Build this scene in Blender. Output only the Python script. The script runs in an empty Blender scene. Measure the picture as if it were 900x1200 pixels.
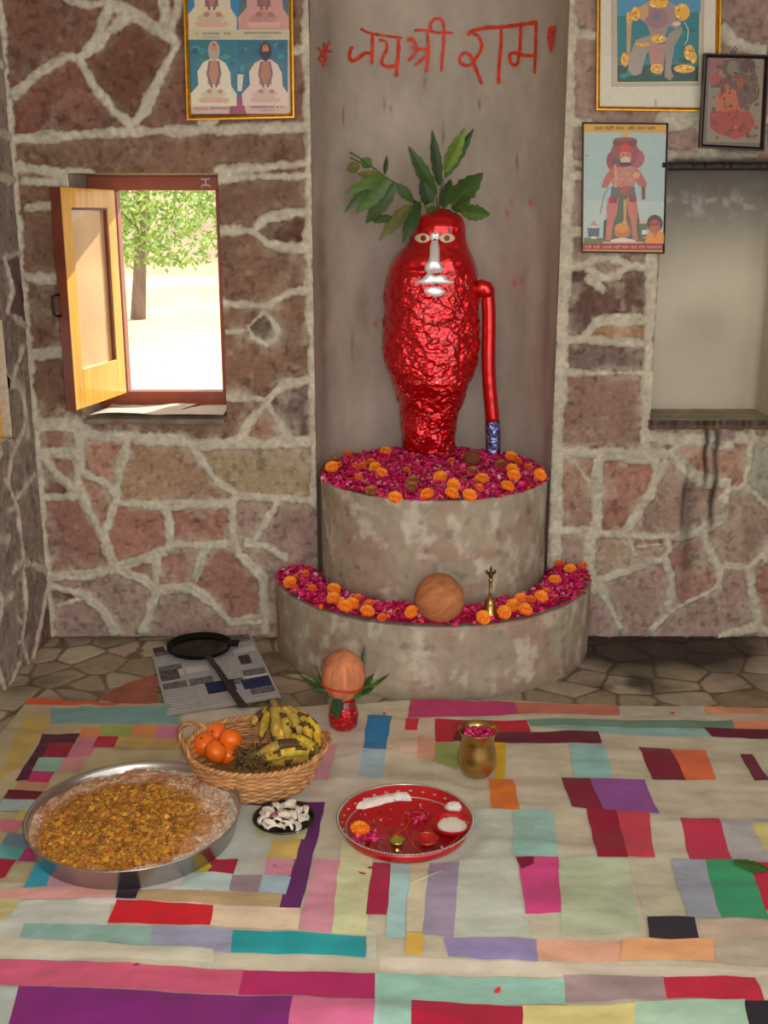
import bpy, bmesh, math, random
import numpy as np
from mathutils import Vector, Matrix, noise as mnoise
from collections import deque
random.seed(7); RNG = np.random.RandomState(5)
PI = math.pi
SC = bpy.context.scene
COL = SC.collection
# ------------------------------------------------------------------ camera model (900 x 1200 frame)
TH = math.radians(15.0); F = 1300.0; EYE = Vector((0, 0, 1.5)); D = 3.83
FWD = Vector((0, math.cos(TH), -math.sin(TH))); UP = Vector((0, math.sin(TH), math.cos(TH))); RT = Vector((1, 0, 0))
def ray(px, py): return (FWD + RT*((px-450)/F) + UP*((600-py)/F))
def onY(px, py, y=D):
    d = ray(px, py); return EYE + d*(y/d.y)
def onZ(px, py, z=0.0):
    d = ray(px, py); return EYE + d*((z-1.5)/d.z)
def lin(c):
    return tuple(((v/255)/12.92 if v/255 <= .04045 else ((v/255+.055)/1.055)**2.4) for v in c[:3])
def clin(c, k=1.0):
    l = lin(c); return (min(l[0]*k, .92), min(l[1]*k, .92), min(l[2]*k, .92), 1.0)
# ------------------------------------------------------------------ tagging
def tag(o, label=None, cat=None, group=None, kind=None):
    if label: o['label'] = label
    if cat: o['category'] = cat
    if group: o['group'] = group
    if kind: o['kind'] = kind
    return o
def empty(name, loc, rz=0.0):
    o = bpy.data.objects.new(name, None); COL.objects.link(o)
    o.empty_display_size = .05; o.location = loc; o.rotation_euler = (0, 0, rz); return o
def dup(root, loc=None, rot=None, scale=None, label=None):
    r = root.copy(); COL.objects.link(r)
    if loc is not None: r.location = loc
    if rot is not None: r.rotation_euler = rot
    if scale is not None: r.scale = (scale,)*3 if not hasattr(scale, '__len__') else scale
    if label: r['label'] = label
    for ch in list(root.children):
        c = ch.copy(); COL.objects.link(c); c.parent = r
        for g in list(ch.children):
            d = g.copy(); COL.objects.link(d); d.parent = c
    return r
# ------------------------------------------------------------------ mesh builder
class MB:
    def __init__(s): s.v = []; s.f = []; s.c = []; s.m = []
    def add(s, vs, fs, col=(1, 1, 1, 1), mi=0):
        b = len(s.v); s.v.extend([tuple(v) for v in vs])
        for k, f in enumerate(fs):
            s.f.append([b+i for i in f]); s.m.append(mi)
            s.c.append(col[k] if isinstance(col, list) else col)
    def box(s, x0, x1, y0, y1, z0, z1, col=(1, 1, 1, 1), mi=0, M=None, bev=0.0):
        if bev > 0:
            bm = bmesh.new(); bmesh.ops.create_cube(bm, size=1)
            for v in bm.verts: v.co = Vector(((x0+x1)/2+v.co.x*(x1-x0), (y0+y1)/2+v.co.y*(y1-y0), (z0+z1)/2+v.co.z*(z1-z0)))
            bmesh.ops.bevel(bm, geom=bm.edges[:], offset=bev, segments=2, affect='EDGES', profile=.5)
            bm.verts.index_update()
            vs = [v.co.copy() for v in bm.verts]; fs = [[v.index for v in f.verts] for f in bm.faces]; bm.free()
        else:
            vs = [Vector(p) for p in ((x0, y0, z0), (x1, y0, z0), (x1, y1, z0), (x0, y1, z0), (x0, y0, z1), (x1, y0, z1), (x1, y1, z1), (x0, y1, z1))]
            fs = [(0, 3, 2, 1), (4, 5, 6, 7), (0, 1, 5, 4), (1, 2, 6, 5), (2, 3, 7, 6), (3, 0, 4, 7)]
        if M: vs = [M @ v for v in vs]
        s.add(vs, fs, col, mi)
    def tube(s, pts, r, n=8, col=(1, 1, 1, 1), mi=0, caps=True, closed=False, flat=1.0):
        pts = [Vector(p) for p in pts]; N = len(pts)
        rs = r if hasattr(r, '__len__') else [r]*N
        rings = []; prev = None
        for i in range(N):
            if closed: t = pts[(i+1) % N]-pts[i-1]
            else: t = pts[min(i+1, N-1)]-pts[max(i-1, 0)]
            if t.length < 1e-9: t = Vector((0, 0, 1))
            t.normalize()
            if prev is None:
                a = Vector((0, 0, 1)) if abs(t.z) < .9 else Vector((1, 0, 0))
                u = t.cross(a).normalized()
            else:
                u = prev - t*prev.dot(t)
                u = u.normalized() if u.length > 1e-6 else t.orthogonal().normalized()
            prev = u; w = t.cross(u)
            rings.append([pts[i]+(u*math.cos(2*PI*k/n)+w*math.sin(2*PI*k/n)*flat)*rs[i] for k in range(n)])
        vs = [p for rg in rings for p in rg]; fs = []
        M = N if closed else N-1
        for i in range(M):
            j = (i+1) % N
            for k in range(n):
                k2 = (k+1) % n; fs.append((i*n+k, i*n+k2, j*n+k2, j*n+k))
        if caps and not closed:
            fs.append(tuple(range(n-1, -1, -1))); fs.append(tuple((N-1)*n+k for k in range(n)))
        s.add(vs, fs, col, mi)
    def lathe(s, prof, n=48, c=(0, 0, 0), col=(1, 1, 1, 1), mi=0, sx=1, sy=1, fn=None, caps=True):
        vs = []; fs = []
        for (r, z) in prof:
            for k in range(n):
                a = 2*PI*k/n; p = Vector((r*math.cos(a)*sx, r*math.sin(a)*sy, z))
                if fn: p = fn(p, a)
                vs.append(p+Vector(c))
        for i in range(len(prof)-1):
            for k in range(n):
                k2 = (k+1) % n; fs.append((i*n+k, i*n+k2, (i+1)*n+k2, (i+1)*n+k))
        if caps:
            if prof[0][0] > 1e-6: fs.append(tuple(range(n-1, -1, -1)))
            if prof[-1][0] > 1e-6: fs.append(tuple((len(prof)-1)*n+k for k in range(n)))
        s.add(vs, fs, col, mi)
    def ball(s, c, r, n=12, col=(1, 1, 1, 1), mi=0, fn=None):
        rr = r if hasattr(r, '__len__') else (r, r, r)
        vs = []; fs = []; m = max(4, n//2)
        for i in range(m+1):
            a = PI*i/m
            for k in range(n):
                b = 2*PI*k/n
                p = Vector((math.sin(a)*math.cos(b), math.sin(a)*math.sin(b), math.cos(a)))
                q = Vector((p.x*rr[0], p.y*rr[1], p.z*rr[2]))
                if fn: q = fn(q, p)
                vs.append(q+Vector(c))
        for i in range(m):
            for k in range(n):
                k2 = (k+1) % n; fs.append((i*n+k, (i+1)*n+k, (i+1)*n+k2, i*n+k2))
        s.add(vs, fs, col, mi)
    def build(s, name, mats, parent=None, smooth=True, loc=None, merge=False):
        me = bpy.data.meshes.new(name); me.from_pydata(s.v, [], s.f)
        if not isinstance(mats, (list, tuple)): mats = [mats]
        for m in mats: me.materials.append(m)
        if len(mats) > 1: me.polygons.foreach_set('material_index', s.m)
        at = me.color_attributes.new('Col', 'FLOAT_COLOR', 'CORNER')
        cnt = np.fromiter((len(f) for f in s.f), int, len(s.f))
        at.data.foreach_set('color', np.repeat(np.array(s.c, dtype=np.float32).reshape(-1, 4), cnt, axis=0).ravel())
        me.validate()
        if smooth: me.polygons.foreach_set('use_smooth', [True]*len(me.polygons))
        if merge:
            bm = bmesh.new(); bm.from_mesh(me); bmesh.ops.remove_doubles(bm, verts=bm.verts, dist=1e-5); bm.to_mesh(me); bm.free()
        o = bpy.data.objects.new(name, me); COL.objects.link(o)
        if parent: o.parent = parent
        if loc is not None: o.location = loc
        return o
# ------------------------------------------------------------------ materials
def mat(name, col=(.5, .5, .5, 1), rough=.6, metal=0.0, vcol=False, nscale=0, namt=0.0, bump=0.0, bscale=60, bdist=.002, spec=.5,
        coat=0.0, sub=0.0, trans=0.0, alpha=1.0, stretch=None, ndetail=5, voro=0.0, vscale=40, rmask=None, sheen=0.0):
    m = bpy.data.materials.new(name); m.use_nodes = True; nt = m.node_tree; N = nt.nodes; L = nt.links
    b = N['Principled BSDF']
    b.inputs['Roughness'].default_value = rough; b.inputs['Metallic'].default_value = metal
    b.inputs['Specular IOR Level'].default_value = spec
    b.inputs['Coat Weight'].default_value = coat
    b.inputs['Sheen Weight'].default_value = sheen
    b.inputs['Transmission Weight'].default_value = trans
    b.inputs['Alpha'].default_value = alpha
    if sub: b.inputs['Subsurface Weight'].default_value = sub; b.inputs['Subsurface Scale'].default_value = .01
    tc = N.new('ShaderNodeTexCoord'); vec = tc.outputs['Object']
    if stretch:
        mp = N.new('ShaderNodeMapping'); mp.inputs['Scale'].default_value = stretch; L.new(vec, mp.inputs['Vector']); vec = mp.outputs['Vector']
    if vcol:
        a = N.new('ShaderNodeVertexColor'); a.layer_name = 'Col'; src = a.outputs['Color']
    else:
        rgb = N.new('ShaderNodeRGB'); rgb.outputs[0].default_value = col; src = rgb.outputs[0]
    if nscale:
        n = N.new('ShaderNodeTexNoise'); n.inputs['Scale'].default_value = nscale; n.inputs['Detail'].default_value = ndetail; L.new(vec, n.inputs['Vector'])
        mr = N.new('ShaderNodeMapRange'); mr.inputs['From Min'].default_value = .3; mr.inputs['From Max'].default_value = .7
        mr.inputs['To Min'].default_value = 1-namt; mr.inputs['To Max'].default_value = 1+namt; L.new(n.outputs['Fac'], mr.inputs['Value'])
        mx = N.new('ShaderNodeVectorMath'); mx.operation = 'SCALE'; L.new(src, mx.inputs[0]); L.new(mr.outputs[0], mx.inputs['Scale']); src = mx.outputs[0]
    L.new(src, b.inputs['Base Color'])
    if bump or voro:
        h = None
        if bump:
            n2 = N.new('ShaderNodeTexNoise'); n2.inputs['Scale'].default_value = bscale; n2.inputs['Detail'].default_value = 6; L.new(vec, n2.inputs['Vector'])
            bp = N.new('ShaderNodeBump'); bp.inputs['Strength'].default_value = bump; bp.inputs['Distance'].default_value = bdist
            L.new(n2.outputs['Fac'], bp.inputs['Height']); h = bp
        if voro:
            v = N.new('ShaderNodeTexVoronoi'); v.inputs['Scale'].default_value = vscale; L.new(vec, v.inputs['Vector'])
            b2 = N.new('ShaderNodeBump'); b2.inputs['Strength'].default_value = voro; b2.inputs['Distance'].default_value = bdist
            L.new(v.outputs['Distance'], b2.inputs['Height'])
            if h: L.new(h.outputs[0], b2.inputs['Normal'])
            h = b2
        L.new(h.outputs[0], b.inputs['Normal'])
    return m
# ------------------------------------------------------------------ numpy noise
def _hash(ix, iy, seed):
    h = (ix.astype(np.int64)*374761393 + iy.astype(np.int64)*668265263 + seed*1442695041) & 0x7fffffff
    h = ((h ^ (h >> 13))*1274126177) & 0x7fffffff
    return ((h ^ (h >> 16)) & 0xffff)/65535.0
def vnoise(x, y, seed=0):
    ix = np.floor(x); iy = np.floor(y); fx = x-ix; fy = y-iy
    fx = fx*fx*(3-2*fx); fy = fy*fy*(3-2*fy)
    a = _hash(ix, iy, seed); b = _hash(ix+1, iy, seed); c = _hash(ix, iy+1, seed); d = _hash(ix+1, iy+1, seed)
    return (a*(1-fx)+b*fx)*(1-fy)+(c*(1-fx)+d*fx)*fy
def fbm(x, y, s=1.0, seed=0, oct=4):
    r = 0; a = .5; t = 0
    for o in range(oct):
        r = r+a*vnoise(x*s, y*s, seed+o*17); t += a; a *= .5; s *= 2.03
    return r/t
def grid_mesh(name, P, rgba, keep, m, extra=None, flip=False):
    """P: (nu,nv,3) points, rgba (nu,nv,4), keep (nu-1,nv-1) bool."""
    nu, nv = P.shape[:2]
    idx = np.arange(nu*nv).reshape(nu, nv)
    q = np.stack([idx[:-1, :-1], idx[1:, :-1], idx[1:, 1:], idx[:-1, 1:]], -1)[keep]
    if flip: q = q[:, ::-1]
    V = P.reshape(-1, 3); Cc = rgba.reshape(-1, 4)
    if extra:
        ev, ef, ec = extra
        q = np.concatenate([q, np.array(ef)+len(V)]); V = np.concatenate([V, np.array(ev)]); Cc = np.concatenate([Cc, np.array(ec)])
    me = bpy.data.meshes.new(name)
    me.vertices.add(len(V)); me.vertices.foreach_set('co', V.astype(np.float32).ravel())
    me.loops.add(len(q)*4); me.loops.foreach_set('vertex_index', q.astype(np.int32).ravel())
    me.polygons.add(len(q)); me.polygons.foreach_set('loop_start', np.arange(0, len(q)*4, 4, dtype=np.int32))
    me.update(calc_edges=True)
    me.polygons.foreach_set('use_smooth', np.ones(len(q), bool))
    a = me.color_attributes.new('Col', 'FLOAT_COLOR', 'POINT'); a.data.foreach_set('color', Cc.astype(np.float32).ravel())
    me.materials.append(m)
    o = bpy.data.objects.new(name, me); COL.objects.link(o); return o
def line_dist(U, V, lines, u, v):
    """signed-ish minimum of (distance - halfwidth) to traced lines over a regular-ish grid u x v."""
    best = np.full(U.shape, 9.0)
    for pts, w in lines:
        for (a, b) in zip(pts[:-1], pts[1:]):
            pad = w+.05
            i0 = np.searchsorted(u, min(a[0], b[0])-pad); i1 = np.searchsorted(u, max(a[0], b[0])+pad)
            j0 = np.searchsorted(v, min(a[1], b[1])-pad); j1 = np.searchsorted(v, max(a[1], b[1])+pad)
            if i1 <= i0 or j1 <= j0: continue
            su = U[i0:i1, j0:j1]; sv = V[i0:i1, j0:j1]
            dx, dy = b[0]-a[0], b[1]-a[1]; l2 = dx*dx+dy*dy+1e-12
            t = np.clip(((su-a[0])*dx+(sv-a[1])*dy)/l2, 0, 1)
            d = np.hypot(su-(a[0]+t*dx), sv-(a[1]+t*dy))-w
            best[i0:i1, j0:j1] = np.minimum(best[i0:i1, j0:j1], d)
    return best
def label_regions(solid):
    nu, nv = solid.shape; lab = np.zeros((nu, nv), int)-1; s = solid.tolist(); L = [[-1]*nv for _ in range(nu)]; n = 0
    for i in range(nu):
        for j in range(nv):
            if s[i][j] and L[i][j] < 0:
                st = [(i, j)]; L[i][j] = n
                while st:
                    a, b = st.pop()
                    for c, d in ((a+1, b), (a-1, b), (a, b+1), (a, b-1)):
                        if 0 <= c < nu and 0 <= d < nv and s[c][d] and L[c][d] < 0:
                            L[c][d] = n; st.append((c, d))
                n += 1
    return np.array(L), n
def voronoi_lines(pts, U, V):
    """distance-difference to two nearest seeds -> crack field, and the index of nearest."""
    d1 = np.full(U.shape, 99.); d2 = np.full(U.shape, 99.); idx = np.zeros(U.shape, int)
    for k, (a, b) in enumerate(pts):
        d = np.hypot(U-a, V-b)
        m = d < d1
        d2 = np.where(m, d1, np.minimum(d2, d)); idx = np.where(m, k, idx); d1 = np.where(m, d, d1)
    return (d2-d1)/2, idx
def smooth01(x, a, b):
    t = np.clip((x-a)/(b-a), 0, 1); return t*t*(3-2*t)
K_ALB = 1.12
# ================================================================== THE ROOM
M_wall = mat('stone_and_mortar', vcol=True, rough=.85, nscale=55, namt=.16, bump=.6, bscale=110, bdist=.003, spec=.25)
M_floor = mat('crazy_paving_floor', vcol=True, rough=.5, nscale=30, namt=.12, bump=.3, bscale=90, bdist=.001, spec=.4)
M_plaster = mat('grey_cement_plaster', vcol=True, rough=.8, nscale=9, namt=.07, bump=.35, bscale=70, bdist=.002, spec=.3, stretch=(1, 1, .45))
# -- traced mortar joints, pixel polylines (width in px)
BL = [
 ([(17,110),(42,89),(76,68),(91,68)],10), ([(91,68),(110,55),(127,38),(148,17)],9), ([(80,0),(106,6),(131,5),(156,15),(182,34),(207,53)],9),
 ([(80,0),(60,-30),(20,-60)],8), ([(127,4),(112,46),(101,59)],10), ([(207,53),(190,84),(169,131),(154,148)],9), ([(91,68),(110,101),(131,127),(152,146)],10),
 ([(191,-30),(192,0),(194,38),(203,46)],8), ([(230,-40),(211,4),(198,38)],7), ([(19,163),(84,158),(152,154),(211,153),(274,151),(361,149)],9),
 ([(21,196),(60,202),(105,207)],12), ([(30,212),(104,214)],10), ([(255,200),(310,196),(363,192)],6), ([(255,209),(363,206)],6),
 ([(238,148),(249,141)],12), ([(346,59),(361,57)],6), ([(358,-60),(358,0),(361,150),(362,300),(366,450),(368,590)],7),
 ([(258,271),(296,271),(312,256),(335,250),(363,248)],9), ([(296,271),(312,284),(335,290),(363,291)],9),
 ([(266,355),(290,357),(312,359),(325,350),(338,343),(365,340)],8), ([(291,383),(308,366),(318,374),(325,387),(320,398),(312,404),(296,395),(291,383)],6),
 ([(266,389),(291,387)],5), ([(264,465),(290,466),(312,469),(334,450),(365,444)],8), ([(312,474),(291,497),(279,518)],8), ([(312,474),(325,492),(334,509),(338,520)],8),
 ([(32,324),(68,327)],11), ([(42,414),(76,412)],10), ([(32,243),(66,240)],8), ([(42,497),(70,496),(95,502)],15), ([(46,531),(89,530)],11),
 ([(89,493),(93,535),(91,564),(101,594),(122,632),(135,664)],9), ([(49,535),(66,555),(84,571)],9), ([(56,583),(97,581)],6), ([(97,554),(131,571),(137,583)],8),
 ([(150,516),(139,552),(137,586),(122,624),(127,649),(135,664)],9), ([(93,510),(148,513),(203,516),(236,522),(270,521),(321,520),(365,518)],12),
 ([(228,528),(253,562),(279,581),(320,584),(365,586)],9), ([(137,590),(194,592),(270,590),(279,581)],10), ([(194,592),(200,638)],9), ([(272,590),(274,636)],8),
 ([(200,638),(240,640),(274,636)],7), ([(58,676),(100,674),(135,666),(186,649),(200,640)],10), ([(274,636),(241,640),(228,678)],8),
 ([(135,666),(169,680),(184,691),(167,738)],9), ([(184,689),(224,689),(245,704),(270,729),(312,725)],10), ([(184,657),(184,689)],7),
 ([(60,687),(101,698),(120,715),(135,740)],11), ([(60,712),(80,706),(100,700)],6), ([(296,636),(317,602),(325,590)],8), ([(290,636),(312,640),(334,653)],10), ([(277,645),(308,678),(312,740)],9),
 # right of the alcove
 ([(667,-60),(667,0),(666,139),(662,289),(657,410),(653,529),(650,700)],14), ([(657,40),(700,40)],6), ([(656,146),(690,144)],9), ([(655,190),(684,191)],6), ([(655,205),(684,206)],6), ([(653,271),(684,272)],8),
 ([(848,35),(862,50),(880,58),(905,61)],13), ([(780,143),(825,139),(830,176)],20), ([(782,182),(905,183)],8), ([(690,-20),(667,-20)],8),
 ([(653,313),(683,312),(698,303),(712,301),(727,305),(738,312),(767,313)],7), ([(683,312),(695,320),(709,326),(724,322),(735,312)],6), ([(690,325),(706,338)],7),
 ([(649,397),(683,397),(709,400),(764,404)],8), ([(686,393),(696,380),(706,376),(730,375),(763,375)],9), ([(649,437),(764,437)],6), ([(646,529),(703,531),(758,534)],13),
 ([(672,540),(690,565)],5), ([(764,300),(762,375),(759,440),(756,530)],11), ([(776,200),(770,260),(766,300)],8),
 ([(703,532),(756,536),(790,530)],12), ([(701,538),(699,624)],13), ([(770,535),(767,560)],10), ([(779,543),(760,580),(738,616),(727,627)],10),
 ([(646,623),(690,622),(727,627),(767,629),(800,629),(819,624)],8), ([(819,624),(848,607),(877,598),(905,588)],10), ([(793,535),(808,555),(828,564),(857,566)],14),
 ([(884,520),(871,549),(862,595)],13), ([(764,512),(790,516),(830,513)],14), ([(842,522),(905,520)],9), ([(857,566),(850,585)],10), ([(877,598),(890,615),(905,640)],9),
 ([(823,624),(835,650),(848,685)],9), ([(848,685),(860,710),(871,742)],9), ([(848,685),(870,678),(905,662)],15), ([(848,685),(813,702),(790,714),(764,737)],7),
 ([(735,627),(744,650)],6), ([(701,679),(738,668),(779,653),(784,644),(780,630)],10), ([(779,650),(787,685),(784,716)],10), ([(690,627),(693,690)],12), ([(747,641),(781,637)],5), ([(701,679),(725,735)],7), ([(892,695),(905,720)],8),
]
SEEDS = [((60,30),(112,80,64)),((60,130),(118,80,68)),((150,90),(104,70,56)),((180,175),(122,88,76)),((300,175),(122,88,76)),((300,232),(108,66,56)),((305,310),(96,56,44)),((300,430),(104,80,68)),((340,270),(88,58,46)),((308,385),(96,84,72)),
 ((230,100),(122,84,70)),((345,110),(128,92,82)),((185,15),(118,84,70)),((190,555),(152,122,98)),((115,530),(160,116,96)),((330,550),(152,134,106)),((90,625),(142,102,92)),((160,620),(156,112,98)),((235,610),(152,110,96)),((110,565),(148,110,98)),
 ((215,660),(150,114,100)),((275,690),(146,112,102)),((145,705),(148,108,96)),((215,715),(150,114,104)),((340,620),(140,126,116)),((350,480),(106,88,84)),((312,500),(150,110,92)),((60,290),(132,104,88)),((60,370),(134,108,90)),((65,450),(142,106,90)),((72,228),(120,92,76)),
 ((240,660),(146,108,96)),((300,610),(156,132,116)),((75,555),(148,112,96)),
 ((685,90),(118,88,80)),((722,352),(98,76,68)),((680,350),(98,74,66)),((735,390),(152,118,88)),((720,420),(108,92,84)),((700,480),(132,104,92)),((735,575),(154,112,98)),((675,580),(150,120,104)),((790,590),(162,128,98)),((855,540),(158,124,106)),((892,560),(152,148,134)),
 ((740,695),(144,114,110)),((720,650),(150,122,114)),((815,670),(146,110,100)),((870,650),(150,128,114)),((820,730),(148,120,110)),((885,720),(150,134,122)),((870,20),(122,90,80)),((795,165),(124,96,86)),((710,313),(150,132,116)),((670,650),(148,124,114)),((760,646),(160,138,118))]
MORT = (182, 175, 157)
def build_stone_wall(name, u, v, to_xyz, lines, seeds, px_area, holes, extra=None, flip=False, seed=1, pxf=None, stains=None):
    U, V = np.meshgrid(u, v, indexing='ij')
    wob = (fbm(U, V, 12, seed)-.5)*.022+(fbm(U, V, 55, seed+3)-.5)*.016
    d = line_dist(U, V, lines, u, v)
    # outside the traced area: freely laid stones
    (a0, a1, b0, b1) = px_area
    pts = []; st = .26
    for i in range(int((u[-1]-u[0])/st)+3):
        for j in range(int((v[-1]-v[0])/st)+3):
            pts.append((u[0]-st+(i+random.uniform(.15, .85))*st*1.0, v[0]-st+(j+random.uniform(.15, .85))*st))
    dv, vi = voronoi_lines(pts, U, V)
    inside = (U > a0) & (U < a1) & (V > b0) & (V < b1)
    d = np.where(inside, d, dv-.011)
    d = d+wob
    mort = 1-smooth01(d, -.002, .0045)
    solid = d > .003
    lab, n = label_regions(solid)
    # stone colours
    base = np.zeros(U.shape+(3,)); pal = [lin(c) for c in ((140,104,92),(150,114,100),(132,96,84),(152,126,106),(120,88,78),(146,108,92))]
    rr = np.random.RandomState(seed+40); cols = np.array([np.array(pal[rr.randint(len(pal))])*rr.uniform(.85, 1.1) for _ in range(n+1)])
    if seeds:
        for (uu, vv, c) in seeds:
            i = min(max(np.searchsorted(u, uu), 0), len(u)-1); j = min(max(np.searchsorted(v, vv), 0), len(v)-1)
            if lab[i, j] >= 0: cols[lab[i, j]] = lin(c)
    base = cols[np.where(lab < 0, n, lab)]
    near = base.copy()
    patch = fbm(U, V, 9, seed+7); grain = fbm(U, V, 70, seed+9); blot = fbm(U, V, 26, seed+13)
    base = base*(.74+.52*patch)[..., None]*(.80+.40*grain)[..., None]
    # smears of cement over the stones
    sm = smooth01(blot*0.6+fbm(U, V, 5, seed+21)*.4, .55, .72)*(.6-.42*smooth01(V, 1.0, 1.5)*(U < .2))
    cem = np.array(lin((164, 152, 134)))
    base = base*(1-sm[..., None])+cem*sm[..., None]
    nj = np.clip(np.exp(-np.clip(d, 0, 1)/.016)*smooth01(fbm(U, V, 20, seed+71), .42, .60)*(.9-.6*smooth01(V, 1.0, 1.5)), 0, .7)[..., None]
    base = base*(1-nj)+np.array(lin((176, 166, 148)))*nj
    pits = smooth01(fbm(U, V, 45, seed+31), .62, .72)*.35
    base = base*(1-pits[..., None])
    mc = np.array(lin(MORT))*(.72+.5*fbm(U, V, 24, seed+5))[..., None]*(.82+.36*grain)[..., None]
    edge = np.exp(-((d-.006)/.003)**2)*.26*smooth01(fbm(U, V, 30, seed+77), .35, .6)
    base = base*(1-edge[..., None])
    c = base*(1-mort[..., None])+mc*mort[..., None]
    hgt = (fbm(U, V, 12, seed+50)-.5)*.010+(fbm(U, V, 45, seed+51)-.5)*.006
    ridge = np.sqrt(np.clip(-d, 0, .014)/.014)
    mh = .004+.006*ridge-.004*smooth01(-d, .011, .016)*smooth01(fbm(U, V, 8, seed+99), .45, .55)+(fbm(U, V, 90, seed+52)-.5)*.007
    h = hgt*(1-mort)+mh*mort
    if stains: c = stains(U, V, c)
    c = np.clip(c*K_ALB, 0, .9)
    rgba = np.concatenate([c, np.ones(U.shape+(1,))], -1)
    P = to_xyz(U, V, h)
    uc = (u[:-1]+u[1:])/2; vc = (v[:-1]+v[1:])/2
    UC, VC = np.meshgrid(uc, vc, indexing='ij'); keep = np.ones(UC.shape, bool)
    for (x0, x1, z0, z1) in holes: keep &= ~((UC > x0) & (UC < x1) & (VC > z0) & (VC < z1))
    return tag(grid_mesh(name, P, rgba, keep, M_wall, extra, flip), kind='structure')
def uz(px, py): p = onY(px, py); return (p.x, p.z)
# openings in the back wall (world metres)
wx0, wz0 = uz(104, 494); wx1, wz1 = uz(262, 203)
WIN = (uz(100, 480)[0], uz(261, 350)[0], uz(200, 490)[1], uz(200, 203)[1])
RN = .415; XC = onY(508, 555).x
ALC = (XC-RN, XC+RN, 0.0, 2.62)
CUP = (uz(770, 350)[0], uz(770, 350)[0]+.43, uz(800, 492)[1], uz(800, 197)[1])
cornerF = onZ(63, 743); X_L = cornerF.x
print('WIN', WIN, 'ALC', ALC, 'CUP', CUP, 'XL', X_L)
def axis(lo, hi, step, fine_hi, coarse, snaps):
    a = list(np.arange(lo, fine_hi, step))+list(np.arange(fine_hi, hi+coarse, coarse))
    a = [x for x in a if all(abs(x-s) > step*.45 for s in snaps)]+list(snaps)
    return np.array(sorted(a))
XR = 2.35; ZT = 2.62
u = axis(X_L-.02, XR, .0045, 1.5, .012, [WIN[0], WIN[1], ALC[0], ALC[1], CUP[0], CUP[1]])
v = axis(-.01, ZT, .0045, 2.25, .012, [WIN[2], WIN[3], CUP[2], CUP[3]])
s0 = 1/318.0
blines = [([uz(*p) for p in pts], w*s0/2) for pts, w in BL]
blines.append(([(X_L, 0), (X_L, ZT)], .012))
bseeds = [(*uz(*p), c) for p, c in SEEDS]
def back_stains(U, V, c):
    # soot and drips under the cupboard shelf (dirt with its own shape)
    def px(a, b): return uz(a, b)
    f = fbm(U, V, 6, 91)
    x1, z1 = px(826, 515); x2, z2 = px(840, 600); x3, z3 = px(806, 600); zt = CUP[2]
    def streak(xc, z0, z1, w, k):
        wv = xc+(fbm(V*0+3, V, 8, 7)-.5)*.03
        m = np.exp(-((U-wv)/w)**2)*smooth01(V, z0-.08, z0+.05)*(1-smooth01(V, z1-.01, z1+.02))
        return np.clip(m*k*(.5+fbm(U*4, V, 18, 44)), 0, .9)
    m = streak(px(826, 540)[0], px(826, 565)[1], zt, .010, 1.0)+streak(px(838, 540)[0], px(838, 620)[1], zt, .012, .9)+streak(px(806, 600)[0], px(808, 690)[1], px(806, 560)[1], .022, .45)+streak(px(800, 600)[0], px(800, 620)[1], px(800, 540)[1], .008, .5)
    # soot above and around the cupboard head
    m2 = np.exp(-((V-(CUP[3]+.012))/.03)**2)*smooth01(U, CUP[0]-.04, CUP[0]+.06)*(1-smooth01(U, CUP[1]+.05, CUP[1]+.2))*.85
    m = np.clip(m+m2, 0, .92)[..., None]
    dark = np.array(lin((38, 30, 26)))
    return c*(1-m)+dark*m
def bx(U, V, h): return np.stack([U, D-h, V], -1)
# reveals of the window (cement render), thickness out to the frame and beyond
ev = []; ef = []; ec = []
def quad(p, c=(168, 158, 140)):
    b = len(ev); ev.extend(p); ef.append((b, b+1, b+2, b+3)); ec.extend([clin(c, K_ALB)]*4)
WT = .47
x0, x1, z0, z1 = WIN; DO = D+WT
quad([(x0, D, z0), (x0, DO, z0), (x0, DO, z1), (x0, D, z1)]); quad([(x1, D, z1), (x1, DO, z1), (x1, DO, z0), (x1, D, z0)])
quad([(x0, D, z1), (x0, DO, z1), (x1, DO, z1), (x1, D, z1)]); quad([(x1, D, z0), (x1, DO, z0), (x0, DO, z0), (x0, D, z0)], (176, 168, 150))
# outer face of the wall, in strips around the window
for (a, b, c, d) in ((X_L-.3, x0, -.4, ZT), (x1, XR+.4, -.4, ZT), (x0, x1, -.4, z0), (x0, x1, z1, ZT)):
    quad([(a, DO, c), (b, DO, c), (b, DO, d), (a, DO, d)], (150, 120, 104))
wall_back = build_stone_wall('wall_back', u, v, bx, blines, bseeds, (X_L-.02, uz(903, 0)[0], -.05, uz(0, -8)[1]), [WIN, ALC, CUP], (ev, ef, ec), False, 1, stains=back_stains)

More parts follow.
